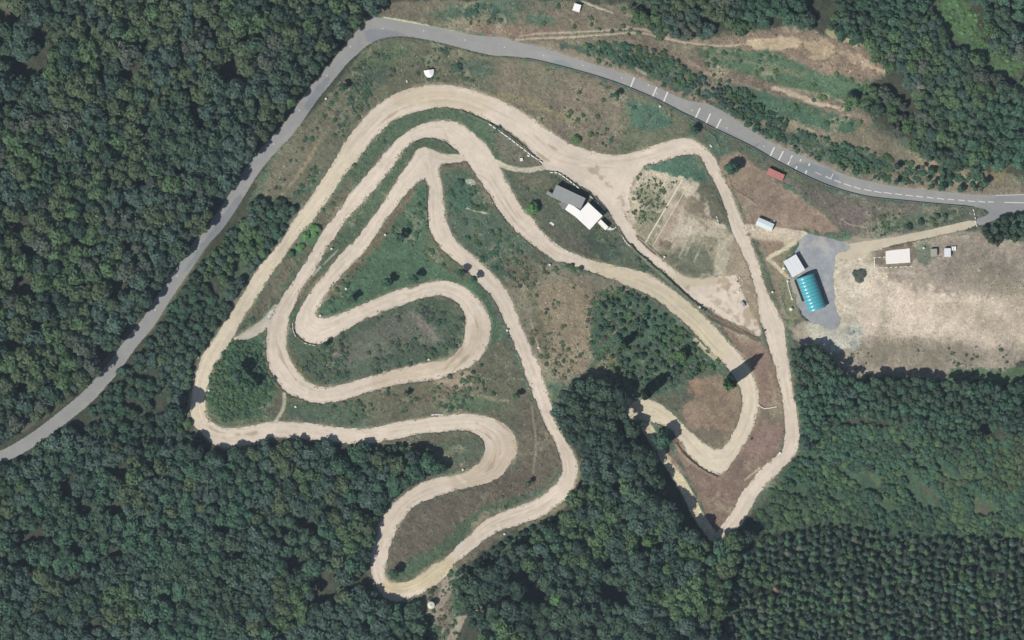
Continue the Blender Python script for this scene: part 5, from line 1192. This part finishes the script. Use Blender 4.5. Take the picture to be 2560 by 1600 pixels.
# slab with a row of white blocks round it
m = MB(); m.prism([W(*p) for p in [(2214,628),(2222,626.5),(2240,624),(2258,622.5),(2274,620.5),(2275,640),(2275.7,656.4),(2250,658),(2216,660.4),(2214,648)]], -.2, H[np.searchsorted(GY, 640), np.searchsorted(GX, 2245)]+.35)
tag(m.build('concrete_slab', M_CONCW), 'bright white concrete slab with a low border of white blocks', 'slab')
def block_row(pts, step, lx, ly, h, name, label, cat, group, mat=None, gap=0, zoff=0):
    p = chaikin(pts, False, 1); w = np.array([W(*q) for q in p]); d = np.concatenate([[0], np.cumsum(np.linalg.norm(np.diff(w, axis=0), axis=1))])
    k = max(2, int(d[-1]/step)+1); first = None
    for i in range(k):
        s = d[-1]*i/(k-1); x = np.interp(s, d, w[:, 0]); y = np.interp(s, d, w[:, 1]); s2 = min(s+.3, d[-1]); s1 = max(s-.3, 0)
        a = math.atan2(np.interp(s2, d, w[:, 1])-np.interp(s1, d, w[:, 1]), np.interp(s2, d, w[:, 0])-np.interp(s1, d, w[:, 0]))
        if first is None:
            m = MB(); m.prism([(-lx/2, -ly/2), (lx/2, -ly/2), (lx/2, ly/2), (-lx/2, ly/2)], -.15, h*.55); m.prism([(-lx/2+.04, -ly*.32), (lx/2-.04, -ly*.32), (lx/2-.04, ly*.32), (-lx/2+.04, ly*.32)], h*.55+.002, h)
            o = first = m.build(name, mat or M_CONCW)
        else: o = first.copy(); COL.objects.link(o)
        px, py = x/S+1280, 800-y/S
        o.location = (x, y, ground_z(px, py)+zoff); o.rotation_euler = (0, 0, a+random.uniform(-.06, .06)); sc = random.uniform(.85, 1.1); o.scale = (sc, 1, random.uniform(.9, 1.1)); tag(o, label, cat, group)
for pts, lab in (([(2190,669.5),(2230,668),(2278,666)], 'white block in the row along the lower side of the white slab'), ([(2186,646),(2187.5,667)], 'white block in the row left of the white slab'),
                 ([(2187,643.5),(2211,642.5)], 'white block in the short row joining the white slab from the left'), ([(2192,624),(2202,622)], 'white block by the bank at the upper left of the slab')):
    block_row(pts, 2.4 if 'lower' in lab or 'short' in lab else 1.35, 1.35, .42, .4, 'concrete_block', lab, 'block', lab)
G1 = 'white barrier blocks along the top dirt straight'
block_row([(1226,312),(1276,347),(1322,384),(1352,404)], 2.3, 1.9, .5, .8, 'barrier_block', 'white barrier block in the row along the island below the top dirt straight', 'barrier', G1)
block_row([(1379,431),(1395,432),(1407,440),(1425,453),(1444,468)], 2.1, 1.7, .5, .75, 'barrier_block', 'white barrier block in the curved row above the grey clubhouse roofs', 'barrier', 'white barrier blocks above the grey clubhouse roofs')
block_row([(1477,492),(1495,508),(1511,524)], 1.5, 1.4, .4, .7, 'barrier_block', 'white barrier block in the row between clubhouse and dirt plaza', 'barrier', 'white barrier blocks between clubhouse and plaza')
block_row([(1899,1014),(1905,1019),(1912,1021),(1925,1020),(1938,1017)], 1.3, 1.3, .45, .6, 'barrier_block', 'white barrier block closing the brown gap between the two right legs', 'barrier', 'white barrier blocks closing the brown gap')
block_row([(1365,589),(1386,607),(1405,621)], 1.6, 1.5, .3, .3, 'kerb_block', 'pale kerb block at the lower left edge of the clubhouse island', 'kerb', 'pale kerb blocks below the clubhouse')
block_row([(1418,628),(1428,632)], 1.3, 1.2, .4, .4, 'kerb_block', 'pale kerb block at the bottom curve of the clubhouse island', 'kerb', 'pale kerb blocks at the bottom curve')
block_row([(1559,596),(1566,608),(1572,613)], 1.3, 1.2, .4, .45, 'barrier_block', 'pale barrier block at the narrow path beside the plaza', 'barrier', 'pale barrier blocks beside the narrow path')
block_row([(1792,543),(1795,552),(1797,560)], 1.2, 1.2, .4, .6, 'barrier_block', 'white barrier block between the yard and the right leg', 'barrier', 'white barrier blocks between yard and right leg')
block_row([(1082,1037),(1090,1036),(1104,1037)], 1.4, 1.4, .6, .4, 'sandbag', 'white sandbag at the top rim of the lower loop', 'sandbag', 'white sandbags at the lower loop')
block_row([(941,1321),(945,1310),(952,1295),(958,1282)], 1.6, 1.5, .25, .4, 'barrier_block', 'white barrier block at the left rim of the bottom loop', 'barrier', 'white barrier blocks at the left rim of the bottom loop')
block_row([(732,812),(733,826),(738,838)], 1.6, 1.5, .3, .4, 'barrier_block', 'white barrier block left of the inner hairpin', 'barrier', 'white barrier blocks left of the inner hairpin')
block_row([(764,858),(785,863)], 1.6, 1.5, .3, .4, 'barrier_block', 'white barrier block below the inner hairpin', 'barrier', 'white barrier blocks below the inner hairpin')
block_row([(2434,526),(2437,540),(2440,556),(2442,564)], 1.6, 1.2, .35, .5, 'gate_block', 'pale block in the line across the right end of the drive', 'barrier', 'pale blocks across the drive')
# the two timber lines on the yard
for (a, b, w, lab) in (((1707,448),(1611.6,609.3),.6,'long thick pale timber beam lying across the yard'), ((1722.7,459.5),(1631.4,616),.3,'long thin pale timber beam lying right of the thick one')):
    m = MB(); p, q = np.array(W(*a)), np.array(W(*b)); m.ribbon([tuple(p+(q-p)*t) for t in np.linspace(0, 1, 30)], w, -.05, .24 if w > .4 else .2)
    tag(m.build('timber_beam', M_TIMBER), lab, 'beam')
m = MB(); m.prism([W(*p) for p in [(1589,590),(1594,589),(1612,608),(1640,634),(1638,638),(1609,613)]], -.1, .5); tag(m.build('earth_kerb', simple_mat('dark_earth', (112, 100, 84), .95, .15, 1.)), 'dark earth kerb at the lower end of the timber beams', 'kerb')
# white boxes and sheets
def sheet(pts, h, name, label, cat, mat=M_WHITE2, parts=()):
    m = MB(); w = [W(*p) for p in pts]; c = np.mean(w, 0); px = np.mean([p[0] for p in pts]); py = np.mean([p[1] for p in pts]); g = ground_z(px, py)
    m.prism([tuple(np.array(q)-c) for q in w], -.1, h); o = m.build(name, mat, None, (c[0], c[1], g), None, .04); tag(o, label, cat); return o
for k, (pts, lab) in enumerate((([(2377.5,616.6),(2383,616.2),(2383,626),(2378,626.3)], 'left white box touching the white roofed hut'), ([(2384,616.2),(2389.7,616),(2389.7,626),(2384,626)], 'right white box beside the white roofed hut'))):
    sheet(pts, 1.0, 'storage_box', lab, 'box', M_WHITE)
sheet([(2404,587),(2424,585.8),(2425,594),(2412,599.7)], .22, 'concrete_slab', 'small grey concrete slab below the drive', 'slab', M_CONC)
sheet([(2342,643),(2350,640),(2351,646),(2344,648)], .3, 'rubble_pile', 'pale stone heap at the corner of the grey hut', 'stones', M_CONC)
sheet([(1299,395.5),(1307,395),(1308,402.5),(1300,403.5)], .9, 'storage_box', 'pale box on the grass above the narrow path at the top straight', 'box')
sheet([(1318.5,387),(1324,388),(1323,392.5),(1318,391.5)], .5, 'storage_box', 'small white box just below the white barrier row', 'box')
sheet([(1373,557),(1378,554.5),(1386,560.5),(1383,565),(1379,561.5)], .35, 'tarpaulin', 'crumpled white tarpaulin on the grass below the grey roofs', 'tarpaulin')
sheet([(1517,574.5),(1526,567),(1529,571),(1535,571),(1540,566),(1541,568),(1533,574.5),(1524,575.5)], .4, 'tarpaulin', 'white tarpaulin strip at the lower right end of the clubhouse', 'tarpaulin')
sheet([(1909,546),(1922,550),(1921,554),(1908,549)], .35, 'pallet', 'pale pallet behind the pale blue cabin', 'pallet', M_TIMBER)
sheet([(1923,550.5),(1938,551.5),(1937,556),(1925,554)], .35, 'tarpaulin', 'pale sheet on the ground behind the pale blue cabin', 'tarpaulin', M_CONCW)
sheet([(1015,200),(1018,200.5),(1019,207),(1016.5,207)], .7, 'sign_board', 'small white board on the grass left of the tent hut', 'board')
sheet([(1773,362),(1776,361.5),(1781,367.5),(1778,369)], .6, 'sign_board', 'white board on the grass inside the upper right bend', 'board')
# white marker drums standing round the circuit
MARK = [(829,622,'beside the right rim of the second left straight'),(801,789,'at the lower tip of the triangle island'),(683,583,'left of the outer straight in the bushes'),(963,587,'between the innermost straight and the triangle trees'),
        (739,1017,'on the grass below the left end of the second loop'),(495,893,'at the wood edge left of the outer straight'),(522,976,'at the rim of the round left island'),(1072,899,'inside the lower side of the second loop'),
        (1157,1174,'inside the lower loop'),(1143,1430,'below the bottom straight near the tank'),(1261,1335,'below the bottom straight at the wood edge'),(1374,662,'below the curve left of the dry grass'),
        (1661,642,'at the lower edge of the yard'),(1931,730,'on the grass bank left of the concrete pad'),(1749,768,'at the tip of the clubhouse island'),(1950,1132,'at the foot of the right leg'),(1346,869,'beside the long middle straight'),
        (815,247,'on the slope beside the road'),(1268,826,'beside the outer rim of the second loop'),(2309,620,'on the grass left of the grey hut'),(865,722,'in the left part of the triangle island'),(1650,266,'beside the guardrail at the road bars')]
for x, y, t in MARK: drum(x, y, .52, .95, 'marker_drum', 'white marker drum '+t, 'drum', M_WHITE2, 'white marker drums')
drum(2448, 675, .9, .35, 'well_cover', 'pale round well cover in the bare dirt field', 'cover', M_CONC, None, True)
# tyres at two bends
TY = []
def tyre_stack(x, y, n, label):
    wx, wy = W(x, y); e = empty('tyre_stack', (wx, wy, ground_z(x, y)-.02)); tag(e, label, 'tyres')
    for i in range(n):
        v, f = [], []; R, r = .33, .12
        for a in range(16):
            for b in range(8):
                t, p = 2*math.pi*a/16, 2*math.pi*b/8; v.append(((R+r*math.cos(p))*math.cos(t), (R+r*math.cos(p))*math.sin(t), r+r*math.sin(p)+i*.22))
        for a in range(16):
            for b in range(8): f.append((a*8+b, ((a+1) % 16)*8+b, ((a+1) % 16)*8+(b+1) % 8, a*8+(b+1) % 8))
        m = MB(); m.add(v, f); m.build('tyre', M_RUBBER, e)
for x, y, t in ((1755, 771, 'dark tyre stack at the tip of the clubhouse island'), (1762, 776, 'dark tyre stack left of the brown bank'), (1879, 1097, 'dark tyre stack on the brown bank inside the right legs'), (1912, 826, 'dark tyre stack where plaza and right leg meet')):
    tyre_stack(x, y, 3, t)
# small parked car
def car(x, y, rz, label):
    wx, wy = W(x, y); e = empty('parked_car', (wx, wy, ground_z(x, y)), rz); tag(e, label, 'car')
    paint = simple_mat('silver_paint', (176, 174, 180), .35, .03, 1., .5)
    def loft(secs, nm, mat, par=e):
        v, f = [], []
        for xx, w, z0, z1 in secs: v += [(xx, -w, z0), (xx, w, z0), (xx, w*.93, z1), (xx, -w*.93, z1)]
        n = len(secs)
        for i in range(n-1):
            for k in range(4): f.append((4*i+k, 4*i+(k+1) % 4, 4*i+4+(k+1) % 4, 4*i+4+k))
        f += [(3, 2, 1, 0), (4*n-4, 4*n-3, 4*n-2, 4*n-1)]
        m = MB(); m.add(v, f); return m.build(nm, mat, par, None, None, .03)
    loft([(-1.62, .6, .35, .75), (-1.5, .7, .28, .86), (-.6, .72, .25, .9), (.7, .72, .25, .88), (1.4, .68, .28, .74), (1.62, .55, .35, .62)], 'body', paint)
    loft([(-1.45, .6, .861, .9), (-1.25, .62, .862, 1.38), (.2, .62, .885, 1.42), (.62, .6, .875, 1.25), (.98, .58, .85, .88)], 'cabin', paint)
    m = MB(); m.add([(.22, -.5, 1.425), (.22, .5, 1.425), (.97, .52, .89), (.97, -.52, .89)], [(0, 3, 2, 1)]); m.v = [(a+.012, b, c+.012) for a, b, c in m.v]; m.build('windscreen', M_GLASS, e)
    for sx in (-1.05, 1.05):
        for sy in (-.64, .64):
            m = MB(); m.tube((sx, sy-.09, .29), (sx, sy+.09, .29), .29, .29, 16); wh = m.build('wheel', M_RUBBER, e)
            m = MB(); m.tube((sx, sy-.1, .29), (sx, sy+.1, .29), .16, .16, 12); m.build('rim', M_STEEL, wh)
    for sy in (-.45, .45):
        m = MB(); m.box(1.6, sy, .52, .06, .22, .1); m.build('headlight', M_GLASS, e)
car(1857.5, 760, math.radians(-52), 'small silver car parked on the pale dirt beside the brown bank')

# ------------------------------------------------------------------ road furniture and markings
RSc = chaikin(RS, False, 2); RNc = chaikin(RN, False, 2)
def mark(quads, name, label, cat, group=None, z=.012):
    for pts in quads:
        m = MB(); w = [W(*p) for p in pts]; c = np.mean(w, 0); m.prism([tuple(np.array(q)-c) for q in w], .004, z)
        tag(m.build(name, M_PAINT, None, (c[0], c[1], E_Z)), label, cat, group, 'structure')
def bar(a, b, w=3.4):
    a, b = np.array(a, float), np.array(b, float); t = (b-a)/np.linalg.norm(b-a); n = np.array((-t[1], t[0]))*w/2
    return [tuple(a+n), tuple(b+n), tuple(b-n), tuple(a-n)]
def q58(a, b): return bar((1500+a[0]/5.815, 160+a[1]/5.815), (1500+b[0]/5.815, 160+b[1]/5.815))
BARS = [q58((500,195),(440,345)), q58((825,335),(760,485)), q58((985,405),(920,560)), q58((1455,640),(1385,795)), q58((1605,720),(1535,875)), q58((1760,800),(1685,945)),
        bar((1936,368),(1925,391)), bar((1958,378),(1946.5,401)), bar((1981,388),(1969.5,411.5))]
mark(BARS, 'road_marking', 'long white bar painted across the asphalt road', 'road marking', 'long white bars across the road')
SH = [bar((2002.5,398),(2000,403)), bar((1992,415.5),(1989.5,422.5)), bar((2024,408.5),(2021.5,414.5)), bar((2017,426),(2013.5,434)), bar((2083,433.5),(2077,446.5), 1.6)]
mark(SH, 'road_marking', 'short white bar painted across part of the asphalt road', 'road marking', 'short white bars on the road')
DASH = [((80,45),(150,80)),((195,95),(265,125)),((295,135),(370,165)),((400,175),(485,205)),((510,210),(590,235)),((630,240),(710,258)),((740,260),(825,276)),((850,273),(940,288)),((975,288),(1055,300)),((1090,302),(1175,314)),((1210,315),(1290,326)),((1330,326),(1405,338)),((1445,338),(1525,350)),((1565,348),(1640,358)),((1685,358),(1755,366)),((1790,368),(1870,376)),((1910,375),(1985,382)),((2015,379),(2080,383)),((2200,385),(2420,390))]
mark([bar((2020+a[0]/4.481, 420+a[1]/4.481), (2020+b[0]/4.481, 420+b[1]/4.481), 1.9 if i else 1.2) for i, (a, b) in enumerate(DASH)], 'lane_dash', 'white dash of the centre line at the right end of the road', 'road marking', 'white centre line dashes')
mark([bar((2489,488.6),(2560,486.6),1.2), bar((2560,486.6),(2640,483.6),1.2)], 'edge_line', 'thin white edge line at the right end of the road', 'road marking', 'white edge lines')
DOTS = [(957,71),(1059,77),(1162,100),(1261,118),(1359,139),(1457,164),(1554,195),(1621,213),(1642,234),(1730,276),(1817,320),(1910,366),(876,117),(817,189),(748,276),(684,360),(500,604),(443,690),(388,775)]
for x, y in DOTS: mark([bar((x-1.3, y), (x+1.3, y), 2.6)], 'road_stud', 'small pale stud on the centre of the asphalt road', 'road stud', 'pale road studs', .03)
# concrete gutter and guardrail along the lower side of the road
def along(poly, x0, x1, off):
    p = poly[(poly[:, 0] >= x0) & (poly[:, 0] <= x1)]; t = np.gradient(p, axis=0); t /= np.linalg.norm(t, axis=1)[:, None]
    return [W(*(q+np.array((-u[1], u[0]))*off)) for q, u in zip(p, t)]
m = MB(); m.ribbon(along(RSc, 1175, 2460, 5.2), .5, -.1, .16); tag(m.build('kerb', M_CONC), 'pale concrete kerb along the lower side of the road', 'kerb', None, 'structure')
def guardrail(x0, x1, label):
    path = along(RSc, x0, x1, 1.6); c = np.array(path[0]); e = empty('guardrail', (c[0], c[1], E_Z)); tag(e, label, 'guardrail')
    p = [tuple(np.array(q)-c) for q in path]
    m = MB(); m.ribbon(p, .12, .38, .52); m.ribbon(p, .05, .5225, .60); m.ribbon(p, .12, .6025, .85); m.build('rail', M_STEEL, e)
    P_ = np.array(p); d = np.concatenate([[0], np.cumsum(np.linalg.norm(np.diff(P_, axis=0), axis=1))]); first = None
    for i in range(int(d[-1]/4)+1):
        x, y = np.interp(i*4, d, P_[:, 0]), np.interp(i*4, d, P_[:, 1])
        if first is None:
            mm = MB(); mm.cyl(0, 0, -.3, .7, .06, .06, 8); first = o = mm.build('post', M_STEEL, e)
        else: o = first.copy(); COL.objects.link(o); o.parent = e
        o.location = (x, y-.09, 0)
guardrail(1300, 2440, 'long steel guardrail along the lower side of the asphalt road')
def pole(x, y, h, label):
    wx, wy = W(x, y); e = empty('utility_pole', (wx, wy, ground_z(x, y)-.05)); tag(e, label, 'pole')
    m = MB(); m.cyl(0, 0, -.3, h, .17, .11, 12); m.build('shaft', M_POLE, e)
    m = MB(); m.box(0, 0, h-.7, 1.5, .09, .09, .6); m.build('crossarm', M_STEEL, e)
    for s in (-.6, 0, .6):
        m = MB(); m.cyl(s*math.cos(.6), s*math.sin(.6), h-.61, h-.45, .04, .05, 8); m.build('insulator', M_WHITE2, e)
for x, y, h, t in ((2176,453,4.2,'utility pole above the road at the start of the dashed line'),(2449,480,6,'utility pole on the pale bank above the right end of the road'),(1673,280,4,'utility pole at the guardrail between the two sets of white bars'),
                   (1883,371,3.8,'utility pole at the guardrail above the brown slope'),(2399,523,3.2,'short utility pole between the road and the drive'),(1830,441,2.2,'short pole on the brown slope beside the right leg'),(1970,404,2.6,'short pole at the guardrail above the red roofed shed'),(1964,640,3,'pole at the corner of the pale metal shed')):
    pole(x, y, h, t)
# post and wire fence along the brown slope
def fence(pts, h, label):
    w = np.array([W(*p) for p in pts]); c = w[0]; e = empty('wire_fence', (c[0], c[1], ground_z(*pts[0]))); tag(e, label, 'fence'); w = w-c
    d = np.concatenate([[0], np.cumsum(np.linalg.norm(np.diff(w, axis=0), axis=1))]); first = None
    for i in range(int(d[-1]/2.2)+1):
        if first is None:
            m = MB(); m.cyl(0, 0, -.3, h, .06, .05, 6); first = o = m.build('post', M_BARK, e)
        else: o = first.copy(); COL.objects.link(o); o.parent = e
        o.location = (np.interp(i*2.2, d, w[:, 0]), np.interp(i*2.2, d, w[:, 1]), 0)
    m = MB()
    for z in (h*.45, h*.9):
        for a, b in zip(w[:-1], w[1:]): m.tube((*a, z), (*b, z), .018, .018, 4)
    m.build('wire', M_STEEL, e)
fence([(1818,432),(1829,472),(1866,494),(1892,512)], 1.1, 'wire fence at the foot of the brown slope beside the right leg')
fence([(1871,530),(1880,556),(1886,572)], 1.1, 'short wire fence left of the pale blue cabin')
fence([(1905,610),(1925,660),(1940,700),(1962,770)], 1.0, 'wire fence on the grass bank left of the concrete pad')
# ------------------------------------------------------------------ sky, sun, camera
SUN_EL, AZ = math.radians(46), math.atan2(.66, .75)          # light travels towards +x +y (up right)
w = bpy.data.worlds.new('World'); scene.world = w; w.use_nodes = True
nt = w.node_tree; bg = nt.nodes['Background']
sky = nt.nodes.new('ShaderNodeTexSky'); sky.sky_type = 'NISHITA'; sky.sun_disc = False
sky.sun_elevation = SUN_EL
sd = np.array((-math.cos(AZ)*math.cos(SUN_EL), -math.sin(AZ)*math.cos(SUN_EL), math.sin(SUN_EL)))   # towards the sun
sky.sun_rotation = math.atan2(sd[0], sd[1])
nt.links.new(sky.outputs[0], bg.inputs['Color']); bg.inputs['Strength'].default_value = .06
ld = bpy.data.lights.new('sun', 'SUN'); ld.energy = 5.0; ld.angle = math.radians(.5); ld.color = (1.0, .965, .915)
so = bpy.data.objects.new('sun', ld); COL.objects.link(so)
from mathutils import Vector
so.rotation_euler = Vector(sd).to_track_quat('Z', 'Y').to_euler()
cd = bpy.data.cameras.new('camera'); cam = bpy.data.objects.new('camera', cd); COL.objects.link(cam)
CAM_H = 2200.0
cam.location = (0, 0, CAM_H); cam.rotation_euler = (0, 0, 0)
cd.sensor_width = 36; cd.lens = 36*CAM_H/(2560*S); cd.clip_start = 10; cd.clip_end = 20000
scene.camera = cam
scene.view_settings.view_transform = 'Standard'; scene.view_settings.look = 'None'
scene.view_settings.exposure = 0; scene.view_settings.gamma = 1
# ------------------------------------------------------------------ thin blue air between the ground and the camera
HAZE = 2.6e-5
m = MB(); m.prism([(-1900, -1700), (1900, -1700), (1900, 1700), (-1900, 1700)], -3.0, CAM_H+40)
hm = bpy.data.materials.new('haze_air'); hm.use_nodes = True; ht = hm.node_tree; ht.nodes.clear()
ho = ht.nodes.new('ShaderNodeOutputMaterial'); hv = ht.nodes.new('ShaderNodeVolumePrincipled')
hv.inputs['Color'].default_value = (.62, .80, 1.0, 1); hv.inputs['Density'].default_value = HAZE; hv.inputs['Anisotropy'].default_value = 0
ht.links.new(hv.outputs['Volume'], ho.inputs['Volume'])
tag(m.build('haze', hm), 'thin bluish haze in the air over the whole site', 'haze', kind='stuff')
